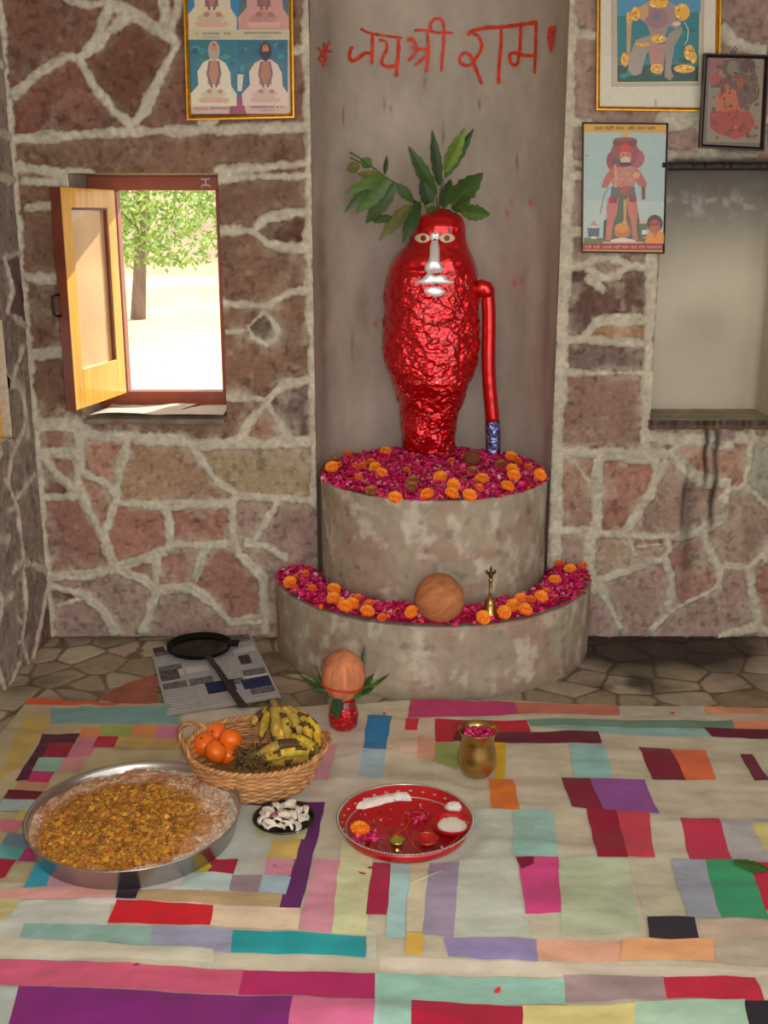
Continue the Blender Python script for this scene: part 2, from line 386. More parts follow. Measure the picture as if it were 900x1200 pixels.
# ---- left wall
P0 = onZ(63, 743); P1 = onZ(2, 811); dirL = (P1-P0).normalized(); nL = Vector((-dirL.y, dirL.x, 0))
if nL.x < 0: nL = -nL
def luv(px, py):
    d = ray(px, py); t = (P0-EYE).dot(nL)/d.dot(nL); p = EYE+d*t; return ((p-P0).dot(dirL), p.z)
LL = [([(0,74),(8,80)],8), ([(-3,156),(6,158),(15,162)],8), ([(-3,207),(20,211)],8), ([(4,302),(15,340),(8,366),(30,382)],6), ([(27,405),(15,442),(0,450)],6), ([(4,450),(25,452),(32,509)],7),
 ([(4,302),(30,294)],7), ([(30,490),(27,505),(13,535),(8,564),(19,594),(27,653),(30,716),(25,750),(33,778)],7), ([(40,556),(19,583)],6), ([(27,655),(0,690),(-10,700)],8), ([(-10,700),(0,708),(25,729)],8),
 ([(25,659),(40,662),(56,670)],9), ([(57,678),(48,725),(38,773)],8), ([(0,600),(19,594)],6), ([(0,500),(15,520)],6), ([(0,560),(8,564)],6), ([(25,750),(0,770)],6)]
llines = [([luv(*p) for p in pts], w/330/2) for pts, w in LL]; llines.append(([(0, 0), (0, ZT)], .012))
W2 = (luv(9, 450)[0], luv(9, 450)[0]+.55, luv(5, 517)[1], luv(5, 374)[1])
LLEN = (P0.y+1.2)/abs(dirL.y)
u2 = axis(-.01, LLEN, .006, .75, .03, [W2[0], W2[1]]); v2 = axis(-.01, ZT, .006, 2.2, .03, [W2[2], W2[3]])
O3 = np.array(P0); d3 = np.array(dirL); n3 = np.array(nL)
def lx(U, V, h): 
    p = O3+U[..., None]*d3+h[..., None]*n3; p[..., 2] = V; return p
lseeds = [(*luv(*p), c) for p, c in [((5,120),(124,92,84)),((12,250),(108,78,78)),((15,320),(104,78,80)),((5,330),(112,88,88)),((20,400),(108,88,86)),((20,560),(126,104,102)),((40,700),(128,110,102)),((10,650),(120,98,96)),((15,720),(140,122,114)),((40,600),(122,96,90)),((5,740),(136,122,112))]]
ev = []; ef = []; ec = []
def L3(s, n, z): p = P0+dirL*s+nL*n; return (p.x, p.y, z)
a, b, c_, d_ = W2
quad([L3(a, 0, c_), L3(a, -.3, c_), L3(a, -.3, d_), L3(a, 0, d_)]); quad([L3(b, 0, d_), L3(b, -.3, d_), L3(b, -.3, c_), L3(b, 0, c_)])
quad([L3(a, 0, d_), L3(a, -.3, d_), L3(b, -.3, d_), L3(b, 0, d_)]); quad([L3(b, 0, c_), L3(b, -.3, c_), L3(a, -.3, c_), L3(a, 0, c_)])
for (s_, e_, f_, g_) in ((-.5, a, -.4, ZT), (b, LLEN, -.4, ZT), (a, b, -.4, c_), (a, b, d_, ZT)):
    quad([L3(s_, -.3, f_), L3(e_, -.3, f_), L3(e_, -.3, g_), L3(s_, -.3, g_)], (150, 120, 104))
build_stone_wall('wall_left', u2, v2, lx, llines, lseeds, (-.02, .34, -.05, 2.25), [W2], (ev, ef, ec), True, 5)

# ---- floor: crazy paving between the wall and the blanket
FX0, FX1 = X_L-.55, XR
u3 = axis(FX0, FX1, .006, 1.75, .02, []); v3 = axis(2.7, D+.02, .006, D+.02, .02, [])
U, V = np.meshgrid(u3, v3, indexing='ij')
pts = []
for i in range(int((FX1-FX0)/.15)+2):
    for j in range(9): pts.append((FX0+(i+random.uniform(.05, .95))*.15, 2.65+(j+random.uniform(.05, .95))*.14))
dv, vi = voronoi_lines(pts, U, V); dv = dv+(fbm(U, V, 30, 4)-.5)*.008
js = smooth01(dv, .003, .008)
pal = [lin(c) for c in ((172,162,140),(160,150,128),(182,172,150),(150,136,116),(168,152,134),(140,126,104))]
cc = np.array([pal[RNG.randint(len(pal))] for _ in pts])[vi]*(.78+.4*fbm(U, V, 12, 8))[..., None]
def fpt(px, py): p = onZ(px, py); return p.x, p.y
rx, ry = fpt(150, 805)
tri = [fpt(112, 818), fpt(150, 800), fpt(183, 790), fpt(186, 822), fpt(150, 830)]
def inpoly(U, V, poly):
    ins = np.zeros(U.shape, bool); n = len(poly)
    for i in range(n):
        x1_, y1_ = poly[i]; x2_, y2_ = poly[(i+1) % n]
        cr = ((y1_ > V) != (y2_ > V)) & (U < (x2_-x1_)*(V-y1_)/(y2_-y1_+1e-12)+x1_); ins ^= cr
    return ins
mt = inpoly(U, V, tri)
cc = np.where(mt[..., None], np.array(lin((150, 88, 70)))*(.8+.4*fbm(U, V, 20, 9))[..., None], cc)
js = np.where(mt, 1, js)
jc = np.array(lin((108, 94, 74)))
cc = cc*js[..., None]+jc*(1-js[..., None])
# soot patch along the wall to the right, darker strip along the foot of the wall
sx0, sy0 = fpt(785, 765)
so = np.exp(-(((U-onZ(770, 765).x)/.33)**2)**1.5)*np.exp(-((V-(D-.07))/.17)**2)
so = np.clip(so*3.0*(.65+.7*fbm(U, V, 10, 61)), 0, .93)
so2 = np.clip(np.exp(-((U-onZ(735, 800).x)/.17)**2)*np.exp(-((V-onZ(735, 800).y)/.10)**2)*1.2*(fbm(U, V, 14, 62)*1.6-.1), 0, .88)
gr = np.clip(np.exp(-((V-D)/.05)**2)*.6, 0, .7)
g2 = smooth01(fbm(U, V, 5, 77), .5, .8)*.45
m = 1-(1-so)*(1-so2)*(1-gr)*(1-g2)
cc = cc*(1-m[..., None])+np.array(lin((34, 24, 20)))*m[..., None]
h = -.004*(1-js)
rgba = np.concatenate([np.clip(cc*K_ALB, 0, .9), np.ones(U.shape+(1,))], -1)
P = np.stack([U, V, h], -1)
fe = ([(FX0, -1.3, 0), (FX1, -1.3, 0), (FX1, 2.7, 0), (FX0, 2.7, 0), (FX0, D, 0), (FX1, D, 0), (FX1, D+.5, 0), (FX0, D+.5, 0)], [(0, 1, 2, 3), (4, 5, 6, 7)], [clin((160, 150, 130), K_ALB)]*8)
floor = tag(grid_mesh('floor', P, rgba, np.ones((len(u3)-1, len(v3)-1), bool), M_floor, fe), kind='structure')

# ---- round-backed alcove
na = 150; nz = 300
A, Z = np.meshgrid(np.linspace(0, PI, na), np.linspace(0, ZT, nz), indexing='ij')
arc = A*RN
PX = XC-RN*np.cos(A); PY = D-.004+RN*np.sin(A)
n1 = fbm(arc, Z, 5, 101); n2 = fbm(arc, Z*.3, 18, 102); n3_ = fbm(arc, Z, 40, 103)
c = np.array(lin((170, 158, 145)))*(.80+.28*n1)[..., None]*(.88+.22*n2)[..., None]*(.93+.14*n3_)[..., None]
def anear(px, py):
    p = alc_pt(px, py); return (math.acos(max(-1, min(1, -(p.x-XC)/RN)))*RN, p.z)
def alc_pt(px, py, off=0.0):
    d = ray(px, py); R = RN-off; ex = EYE.x-XC; ey = EYE.y-(D-.004)
    A_ = d.x**2+d.y**2; B_ = 2*(ex*d.x+ey*d.y); C_ = ex**2+ey**2-R*R
    disc = B_*B_-4*A_*C_
    if disc < 0: disc = 0
    t = (-B_+math.sqrt(disc))/(2*A_); return EYE+d*t
def blot(c, px, py, w, hh, col, k, seed):
    a, z = anear(px, py)
    m = np.exp(-((arc-a)/w)**2)*np.exp(-(((Z-z)/hh)**2))*k*(.4+1.1*fbm(arc, Z, 20, seed)); m = np.clip(m, 0, .9)[..., None]
    return c*(1-m)+np.array(lin(col))*m
c = blot(c, 425, 360, .035, .10, (92, 76, 64), .55, 1); c = blot(c, 420, 420, .05, .12, (110, 92, 80), .4, 2)
c = blot(c, 415, 300, .03, .1, (176, 158, 140), .5, 3); c = blot(c, 600, 320, .07, .08, (168, 130, 122), .35, 4)
c = blot(c, 630, 490, .05, .06, (178, 164, 150), .6, 5); c = blot(c, 640, 520, .03, .10, (110, 86, 84), .5, 6)
c = blot(c, 378, 360, .05, .5, (104, 84, 72), .6, 7); c = blot(c, 384, 60, .06, .3, (112, 98, 84), .45, 8); c = blot(c, 640, 380, .03, .3, (126, 100, 94), .4, 9)
for (px, py, hh) in ((402, 130, .012), (402, 140, .02), (451, 122, .02), (458, 127, .012), (498, 96, .02), (519, 158, .03), (562, 122, .02), (606, 190, .03), (413, 400, .05)):
    c = blot(c, px, py, .005, hh, (110, 60, 44), .8, 10)
for (px, py) in ((600, 236), (594, 250), (622, 238), (612, 330), (603, 332), (440, 380)):
    c = blot(c, px, py, .008, .012, (190, 70, 66), .8, 11)
hh = (fbm(arc, Z, 14, 110)-.5)*.006
PX = PX+hh*np.cos(A); PY = PY-hh*np.sin(A)
rgba = np.concatenate([np.clip(c*K_ALB, 0, .9), np.ones(A.shape+(1,))], -1)
tag(grid_mesh('wall_alcove', np.stack([PX, PY, Z], -1), rgba, np.ones((na-1, nz-1), bool), M_plaster, None, True), kind='structure')

# ---- shallow plastered cupboard recess at right
M_rec = mat('limewashed_plaster', vcol=True, rough=.75, nscale=4, namt=.08, bump=.3, bscale=50, bdist=.002, spec=.3)
cx0, cx1, cz0, cz1 = CUP; CD = .21
nu_, nv_ = 120, 150
U, V = np.meshgrid(np.linspace(0, 1, nu_), np.linspace(0, 1, nv_), indexing='ij')
# section: left side, rounded back corners, right side
def recess_xy(t):
    w = cx1-cx0; r = .03; segs = []
    L1 = CD-r; L2 = PI*r/2; L3_ = w-2*r; tot = 2*L1+2*L2+L3_; s = t*tot
    x = np.zeros_like(s); y = np.zeros_like(s)
    m = s < L1; x[m] = cx0; y[m] = D+s[m]
    m = (s >= L1) & (s < L1+L2); a = (s[m]-L1)/r; x[m] = cx0+r-r*np.cos(a); y[m] = D+L1+r*np.sin(a)
    m = (s >= L1+L2) & (s < L1+L2+L3_); x[m] = cx0+r+s[m]-L1-L2; y[m] = D+CD
    m = (s >= L1+L2+L3_) & (s < L1+2*L2+L3_); a = (s[m]-L1-L2-L3_)/r; x[m] = cx1-r+r*np.sin(a); y[m] = D+CD-r+r*np.cos(a)
    m = s >= L1+2*L2+L3_; x[m] = cx1; y[m] = D+L1-(s[m]-(L1+2*L2+L3_)); return x, y
rx_, ry_ = recess_xy(U); rz_ = cz0+V*(cz1-cz0)
c = np.array(lin((190, 183, 165)))*(.86+.22*fbm(rx_, rz_, 4, 201))[..., None]
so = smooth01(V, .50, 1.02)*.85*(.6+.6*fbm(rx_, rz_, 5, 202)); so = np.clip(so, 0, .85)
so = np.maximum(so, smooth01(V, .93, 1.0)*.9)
wh = np.exp(-((V-.86)/.05)**2)*smooth01(fbm(rx_, rz_, 40, 204), .45, .75)*.5
b1 = np.exp(-(((U-.52)/.14)**2))*np.exp(-((V-.36)/.10)**2)*.30
for mm, col in ((so, (84, 74, 68)), (wh, (190, 186, 182)), (b1, (120, 106, 90))):
    c = c*(1-mm[..., None])+np.array(lin(col))*mm[..., None]
rgba = np.concatenate([np.clip(c*K_ALB, 0, .9), np.ones(U.shape+(1,))], -1)
ev = []; ef = []; ec = []
def q2(p, c): b = len(ev); ev.extend(p); ef.append((b, b+1, b+2, b+3)); ec.extend([clin(c, K_ALB)]*4)
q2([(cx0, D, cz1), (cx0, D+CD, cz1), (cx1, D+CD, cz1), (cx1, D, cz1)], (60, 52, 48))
q2([(cx1, D, cz0), (cx1, D+CD, cz0), (cx0, D+CD, cz0), (cx0, D, cz0)], (160, 148, 128))
tag(grid_mesh('wall_recess', np.stack([rx_, ry_, rz_], -1), rgba, np.ones((nu_-1, nv_-1), bool), M_rec, (ev, ef, ec), True), kind='structure')
# stone ledge at its foot and dark lintel at its head
M_slab = mat('stained_stone_slab', vcol=True, rough=.55, nscale=18, namt=.35, bump=.4, bscale=60, bdist=.003)
mb = MB()
def rough_slab(mb, x0, x1, y0, y1, z0, z1, cols, n=40, seed=0, amp=.006):
    prof = lambda i: (random.uniform(-amp, amp), random.uniform(-amp*.5, amp*.5))
    vs = []; fs = []; cs = []
    for i in range(n+1):
        x = x0+(x1-x0)*i/n; a, b = prof(i)
        vs += [(x, y1, z0), (x, y0+a, z0+b), (x, y0+a-.002, (z0+z1)/2+b), (x, y0+a*.7+.003, z1), (x, y1, z1)]
    for i in range(n):
        for k in range(4):
            p = i*5+k; fs.append((p, p+5, p+6, p+1)); cs.append(cols[k])
        fs.append((i*5, i*5+4, i*5+9, i*5+5)); cs.append(cols[0])
    fs.append((0, 1, 2, 3, 4)); cs.append(cols[1]); e = n*5; fs.append((e+4, e+3, e+2, e+1, e)); cs.append(cols[1])
    mb.add(vs, fs, cs)
zl = cz0
rough_slab(mb, cx0-.005, cx1+.02, D-.035, D+CD-.01, zl-.028, zl+.004, [clin((90, 70, 52)), clin((96, 70, 50)), clin((60, 42, 34)), clin((150, 136, 114))], seed=3)
mb.build('trim_1', M_slab, smooth=False)['kind'] = 'structure'
mb = MB(); rough_slab(mb, cx0-.015, cx1+.04, D-.022, D+.02, cz1, cz1+.018, [clin((30, 26, 26))]*4, seed=4, amp=.003)
mb.build('trim_2', M_slab, smooth=False)['kind'] = 'structure'
# grime pool on the ledge
mb = MB(); pts = [(cx0+.01+i*.02, D-.028+random.uniform(-.004, .004), zl+.005) for i in range(10)]
# ---- shell: right wall and ceiling (outside the frame)
M_shell = mat('rubble_wall_plain', clin((150, 118, 102), 1), rough=.9, nscale=6, namt=.25, bump=.5, bscale=30, bdist=.01)
M_ceil = mat('whitewashed_ceiling', clin((196, 186, 168)), rough=.9, nscale=5, namt=.05)
mb = MB(); mb.box(XR, XR+.3, 1.3, D+WT, -.4, ZT); mb.build('wall_right', M_shell, smooth=False)['kind'] = 'structure'
mb = MB(); mb.box(FX0-.3, XR+.3, -1.2, D+.9, ZT, ZT+.15); mb.build('ceiling', M_ceil, smooth=False)['kind'] = 'structure'

# ---- painted greeting on the alcove plaster
M_paint = mat('orange_red_paint', clin((196, 52, 22), 1.1), rough=.6, nscale=40, namt=.3, bump=.2, bscale=80)
def T1(x, y): return (365+x/6, y/6)
def T2(x, y): return (515+x/6, y/6)
STR = [ # (letters) polylines with width px
 ([T1(345,200),T1(380,222),T1(430,238),T1(520,252),T1(640,268)],3.6),
 ([T1(428,235),T1(430,330),T1(424,455)],4.2), ([T1(424,375),T1(375,372),T1(330,410),T1(285,435),T1(265,400),T1(272,360),T1(290,325)],4.6),
 ([T1(475,280),T1(525,290),T1(535,340),T1(505,395),T1(490,445),T1(520,468),T1(570,468),T1(605,455)],4.2), ([T1(612,275),T1(612,360),T1(602,450),T1(598,540)],4.8), ([T1(580,525),T1(610,535)],4),
 ([T1(720,215),T1(780,210),T1(850,222),T1(900,232),T2(40,228),T2(95,234)],3.6), ([T1(835,215),T1(838,160),T1(865,132),T1(900,128),T2(20,140),T2(32,185),T2(30,300),T2(18,420),T2(14,505)],4.4),
 ([T1(815,225),T1(822,330),T1(818,430),T1(806,515)],4.2), ([T1(690,290),T1(675,275),T1(705,275),T1(735,310),T1(745,350),T1(715,395),T1(680,430)],4.6), ([T1(700,330),T1(740,345),T1(790,348),T1(822,350)],4), ([T1(822,375),T1(775,420),T1(725,462)],4.4),
 ([T2(195,250),T2(230,215),T2(330,195),T2(450,190),T2(560,175),T2(690,155)],5), ([T2(235,235),T2(275,250),T2(300,310),T2(290,360),T2(255,410),T2(235,450),T2(190,465),T2(145,445),T2(140,400),T2(180,365),T2(215,385),T2(240,440),T2(270,520),T2(298,595)],4.4),
 ([T2(435,205),T2(432,330),T2(418,480),T2(415,590)],4.4), ([T2(572,185),T2(568,300),T2(562,380),T2(550,450),T2(520,465),T2(495,430),T2(492,378),T2(530,370),T2(590,390),T2(680,392)],4.2), ([T2(680,165),T2(676,300),T2(672,420),T2(666,520)],3.8),
 ([T1(90,300),T1(95,380),T1(85,470)],2.6), ([T1(45,330),T1(80,370),T1(110,400)],2.4), ([T1(130,290),T1(105,350),T1(60,410)],2.4), ([T1(50,400),T1(70,440)],2.2), ([T1(105,360),T1(150,362)],3), ([T1(100,440),T1(104,400)],2.4),
 ([T2(775,185),T2(765,260),T2(780,360)],3), ([T2(810,180),T2(800,280),T2(778,370)],3), ([T2(765,270),T2(810,250)],3), ([T2(790,180),T2(790,350)],3),
]
WR = [MB(), MB(), MB()]
for si, (pl, w) in enumerate(STR):
    mb = WR[0 if si < len(STR)-10 else (1 if si < len(STR)-4 else 2)]
    P_ = []
    for a, b in zip(pl[:-1], pl[1:]):
        n = max(2, int(math.hypot(b[0]-a[0], b[1]-a[1])/1.5))
        P_ += [(a[0]+(b[0]-a[0])*k/n, a[1]+(b[1]-a[1])*k/n) for k in range(n)]
    P_.append(pl[-1])
    # smooth the corners
    for _ in range(2): P_ = [P_[0]]+[((p[0]+q[0]*2+r_[0])/4, (p[1]+q[1]*2+r_[1])/4) for p, q, r_ in zip(P_[:-2], P_[1:-1], P_[2:])]+[P_[-1]]
    vs = []; fs = []
    for i, p in enumerate(P_):
        q = P_[min(i+1, len(P_)-1)]; o_ = P_[max(i-1, 0)]; dx, dy = q[0]-o_[0], q[1]-o_[1]; l = math.hypot(dx, dy)+1e-9; nx, ny = -dy/l, dx/l
        ww = w/2*(.9+.35*mnoise.noise(Vector((p[0]*.2, p[1]*.2, si))))
        if i in (0, len(P_)-1): ww *= .5
        off = .0045+si*.00006
        vs += [alc_pt(p[0]+nx*ww, p[1]+ny*ww, off), alc_pt(p[0]-nx*ww, p[1]-ny*ww, off)]
        if i: b = 2*i; fs.append((b-2, b, b+1, b-1))
    mb.add(vs, fs)
tag(WR[0].build('painted_writing', M_paint), 'orange-red hand-painted greeting in Devanagari letters with drips, high on the alcove plaster', 'writing')
tag(WR[1].build('painted_flower', M_paint), 'small orange-red painted flower mark at the left end of the writing', 'painted mark')
tag(WR[2].build('painted_flower', M_paint), 'narrow orange-red painted mark at the right end of the writing, by the alcove edge', 'painted mark')
# ================================================================== WINDOW, SHUTTER
M_wood_red = mat('red_oxide_painted_wood', clin((140, 62, 34), 1.1), rough=.45, nscale=12, namt=.15, bump=.15, bscale=40, stretch=(1, 1, .2))
M_wood_yel = mat('varnished_yellow_wood', clin((246, 176, 62), 1.1), rough=.35, nscale=10, namt=.2, bump=.1, bscale=50, stretch=(3, 3, .3), coat=.3)
M_wood_dk = mat('dark_red_brown_wood', clin((96, 42, 26), 1.1), rough=.45, nscale=14, namt=.2)
M_iron = mat('dark_iron', clin((44, 38, 36)), rough=.5, metal=.6)
M_white = mat('white_paint', clin((215, 210, 205)), rough=.6)
DF = D+.21
ix0 = onY(143, 340, DF).x; ix1 = onY(256.5, 340, DF).x; iz1 = onY(200, 223, DF).z; iz0 = onY(200, 459, DF).z
win = tag(empty('window_1', ((ix0+ix1)/2, DF, iz0)), kind='structure')
o_ = Vector(win.location)
def rel(mb, off): mb.v = [tuple(Vector(v)-off) for v in mb.v]
x0, x1, z0, z1 = WIN; e = .002
for nm, b in (('header', (x0+e, x1-e, DF, DF+.06, iz1, z1-e)), ('bottom_rail', (x0+e, x1-e, DF, DF+.06, z0+e+.002, iz0)), ('jamb', (x0+e, ix0, DF, DF+.06, iz0, iz1)), ('jamb', (ix1, x1-e, DF, DF+.06, iz0, iz1))):
    mb = MB(); mb.box(*b, bev=.003); rel(mb, o_); mb.build(nm, M_wood_red, win, smooth=False)
# little four-lobed white mark painted on the header
mb = MB(); cm = onY(241, 213.5, DF-.002)
for sx in (-1, 1):
    for sz in (-1, 1):
        mb.box(cm.x+sx*.0095-.006, cm.x+sx*.0095+.006, DF-.0022, DF-.0006, cm.z+sz*.0095-.0022, cm.z+sz*.0095+.0022)
        mb.box(cm.x+sx*.0135-.0022, cm.x+sx*.0135+.0022, DF-.0022, DF-.0006, cm.z+sz*.012-.006, cm.z+sz*.012+.004)
mb.box(cm.x-.0018, cm.x+.0018, DF-.0022, DF-.0006, cm.z-.014, cm.z+.014)
rel(mb, o_); mb.build('painted_mark', M_white, win, smooth=False)
cm = onY(248, 465, DF-.002); mb = MB()
for k in range(3): mb.box(cm.x-.006+k*.006, cm.x-.003+k*.006, DF-.002, DF-.0006, cm.z-.012, cm.z+.008)
rel(mb, o_); mb.build('painted_mark', mat('faded_white_paint', clin((150, 110, 95)), rough=.7), win, smooth=False)
# shutter
Hg = Vector((ix0-.004, DF-.005, 0)); pf = onY(80, 350, 3.655); w_s = math.hypot(pf.x-Hg.x, 3.655-Hg.y); ang = math.atan2(3.655-Hg.y, pf.x-Hg.x)
sh = empty('window_shutter', (Hg.x, Hg.y, iz0-.004), ang)
tag(sh, 'yellow varnished wooden shutter with a tall pane, swung open into the room', 'shutter')
SH = iz1-iz0+.006; tk = .034
# local: x along the width from the hinge, y = -tk..0 is toward the wall on the left, face toward +x world is local y+
def sbox(nm, a, b, c, d, m, y0=-tk, y1=0, par=None):
    mb = MB(); mb.box(a, b, y0, y1, c, d, bev=.002); return mb.build(nm, m, par or sh, smooth=False)
ysg = (0, tk) if True else (-tk, 0)
# which local y sign faces the window light: world +x
ey = Vector((-math.sin(ang), math.cos(ang), 0)); sg = 1 if ey.x > 0 else -1
Y0, Y1 = (-tk, 0) if sg > 0 else (0, tk)
sbox('stile', 0, .062, 0, SH, M_wood_yel, Y0, Y1); sbox('stile', w_s-.066, w_s, 0, SH, M_wood_yel, Y0, Y1)
sbox('rail', .062, w_s-.066, SH-.062, SH, M_wood_yel, Y0, Y1); sbox('rail', .062, w_s-.066, 0, .13, M_wood_yel, Y0, Y1)
mb = MB(); mb.box(w_s, w_s+.003, Y0, Y1, 0, SH); mb.box(0, w_s, Y0-.002 if sg > 0 else Y1, Y0 if sg > 0 else Y1+.002, 0, SH*.0+.13)
mb.build('painted_edge', M_wood_dk, sh, smooth=False)
M_pane = mat('dusty_translucent_pane', clin((222, 176, 112)), rough=.35, nscale=6, namt=.18, coat=.6, spec=.6)
mb = MB(); ym = (Y0+Y1)/2; mb.box(.06, w_s-.064, ym-.003, ym+.003, .125, SH-.055); mb.build('pane', M_pane, sh, smooth=False)
mb = MB(); fy0, fy1 = (ym, Y1-.003) if sg > 0 else (Y0+.003, ym)
mb.box(.062, .072, fy0, fy1, .13, SH-.062); mb.build('shaded_rebate', M_wood_dk, sh, smooth=False)  # dark strip at the pane: shade of the rebate edge put into its colour
mb = MB(); mb.box(.072, w_s-.066, fy0, fy1, SH-.07, SH-.062); mb.build('shaded_rebate', M_wood_dk, sh, smooth=False)  # same strip below the top rail, shade held in the dark colour
mb = MB(); zc = onY(66, 358, 3.655).z-sh.location.z
mb.tube([(w_s+.003, Y0+.005, zc-.035), (w_s+.02, Y0-.01, zc-.03), (w_s+.02, Y0-.01, zc+.03), (w_s+.003, Y0+.005, zc+.035)], .005, 8)
mb.build('pull_handle', M_iron, sh)
# newspapers on the sill
M_news = mat('newsprint', vcol=True, rough=.85, nscale=20, namt=.06, spec=.2)
def news_sheet(name, corners, z, lab, seed, rough_amp=.004, cols=5, blocks=(), sag=0.0, tint=(206, 202, 196), parent=None, ink=True, fold=None):
    rnd = random.Random(seed); n = 46; m_ = 60
    A_, B_, C_, D_ = [Vector(c) for c in corners]  # around
    mb = MB(); P_ = []
    for i in range(n+1):
        for j in range(m_+1):
            s, t = i/n, j/m_
            p = (A_*(1-s)+B_*s)*(1-t)+(D_*(1-s)+C_*s)*t
            hgt = mnoise.noise(Vector((p.x*5, p.y*5, seed)))*rough_amp+mnoise.noise(Vector((p.x*14, p.y*14, seed+4)))*rough_amp*.5
            zz = z+rough_amp*1.3+hgt
            if fold: zz += fold(s, t)
            P_.append(Vector((p.x, p.y, zz if p.z == 0 else p.z+hgt)))
    fs = []; cs = []
    rows = [rnd.random() for _ in range(400)]
    for i in range(n):
        for j in range(m_):
            k = i*(m_+1)+j; fs.append((k, k+m_+1, k+m_+2, k+1)); s, t = (i+.5)/n, (j+.5)/m_
            c = tint
            if ink:
                cs_ = (s*cols) % 1; ci = int(s*cols)
                if .08 < cs_ < .93 and .03 < t < .97:
                    rb = int(t*12); q = rows[(ci*13+rb) % 400]
                    g = 150+int(20*rnd.random()) if j % 2 else 185
                    if q < .12: g = 90+int(40*rnd.random())
                    if q > .88: g = 200
                    c = (g, g, g+4)
                for (a0, a1, b0, b1, bc) in blocks:
                    if a0 < s < a1 and b0 < t < b1:
                        q = rnd.random()*.35+.8; c = tuple(min(255, int(v*q)) for v in bc)
            cs.append(clin(c, 1.0))
    mb.add(P_, fs, cs)
    # underside, so the sheet has thickness
    b = [Vector((p.x, p.y, p.z-.0006)) for p in P_]; mb.add(b, [f[::-1] for f in fs], [clin(tint)]*len(fs))
    return mb.build(name, M_news)
o = news_sheet('newspaper', [(WIN[0]+.015, D-.03, 0), (WIN[0]+.30, D-.04, 0), (WIN[0]+.36, D+.17, 0), (WIN[0]+.05, D+.18, 0)], WIN[2]+.004, '', 3, .012, 3, (), 0, (214, 210, 202), ink=False)
tag(o, 'crumpled blank-looking newspaper under the shutter on the left of the window ledge', 'newspaper', 'newspapers on the window ledge')
o = news_sheet('newspaper', [(WIN[0]+.27, D-.045, 0), (WIN[1]-.008, D-.04, 0), (WIN[1]-.008, D+.17, 0), (WIN[0]+.38, D+.16, 0)], WIN[2]+.012, '', 4, .006, 3, ((.55, .85, .15, .3, (60, 74, 120)),), 0, (216, 212, 204), ink=False)
tag(o, 'folded newspaper with a small blue patch at the right end of the window ledge', 'newspaper', 'newspapers on the window ledge')
# stone ledge below them
mb = MB(); rough_slab(mb, WIN[0]+.003, WIN[1]-.003, D-.05, D+.2, WIN[2]-.012, WIN[2]+.003, [clin((110, 96, 84)), clin((120, 104, 92)), clin((120, 104, 92)), clin((170, 160, 142))], seed=8, amp=.003)
mb.build('trim_3', M_slab, smooth=False)['kind'] = 'structure'

# second window, on the left wall (only its edge shows)
w2 = tag(empty('window_2', L3(W2[0], 0, W2[2])), kind='structure'); off = Vector(w2.location)
def lbox(mb, s0_, s1_, n0, n1, zz0, zz1, **k):
    c = [Vector(L3(s, n, z)) for z in (zz0, zz1) for (s, n) in ((s0_, n0), (s1_, n0), (s1_, n1), (s0_, n1))]
    mb.add([p-off for p in c], [(0, 3, 2, 1), (4, 5, 6, 7), (0, 1, 5, 4), (1, 2, 6, 5), (2, 3, 7, 6), (3, 0, 4, 7)])
mb = MB(); a, b, c_, d_ = W2
lbox(mb, a+.001, a+.03, -.16, -.03, c_+.001, d_-.001); lbox(mb, b-.04, b-.001, -.16, -.10, c_+.001, d_-.001); lbox(mb, a+.03, b-.04, -.16, -.10, c_+.001, c_+.04); lbox(mb, a+.03, b-.04, -.16, -.10, d_-.05, d_-.001)
mb.build('frame', M_wood_yel, w2, smooth=False)

# ================================================================== OUTSIDE
M_sand = mat('dry_sandy_ground', clin((200, 180, 150)), rough=.9, nscale=1.2, namt=.12, bump=.3, bscale=8, bdist=.02)
mb = MB(); mb.box(-30, 30, D+WT, 70, -.7, -.3); mb.build('ground', M_sand, smooth=False)['kind'] = 'structure'
M_bank = mat('pale_dry_bank', clin((178, 156, 124)), rough=.95, nscale=.8, namt=.2)
mb = MB(); vs = []; fs = []
for i in range(60):
    for j in range(8):
        x = -30+i; t = j/7
        vs.append((x, 34+t*12, -.35+(1-math.cos(t*PI))*1.6+mnoise.noise(Vector((x*.3, t*3, 0)))*.5*t))
for i in range(59):
    for j in range(7): k = i*8+j; fs.append((k, k+8, k+9, k+1))
mb.add(vs, fs); mb.build('hill', M_bank)['kind'] = 'structure'
M_bark = mat('grey_brown_bark', clin((140, 116, 104)), rough=.9, nscale=8, namt=.3, bump=.5, bscale=20, bdist=.02, stretch=(1, 1, .3))
M_leafo = mat('sunlit_tree_leaves', vcol=True, rough=.6)
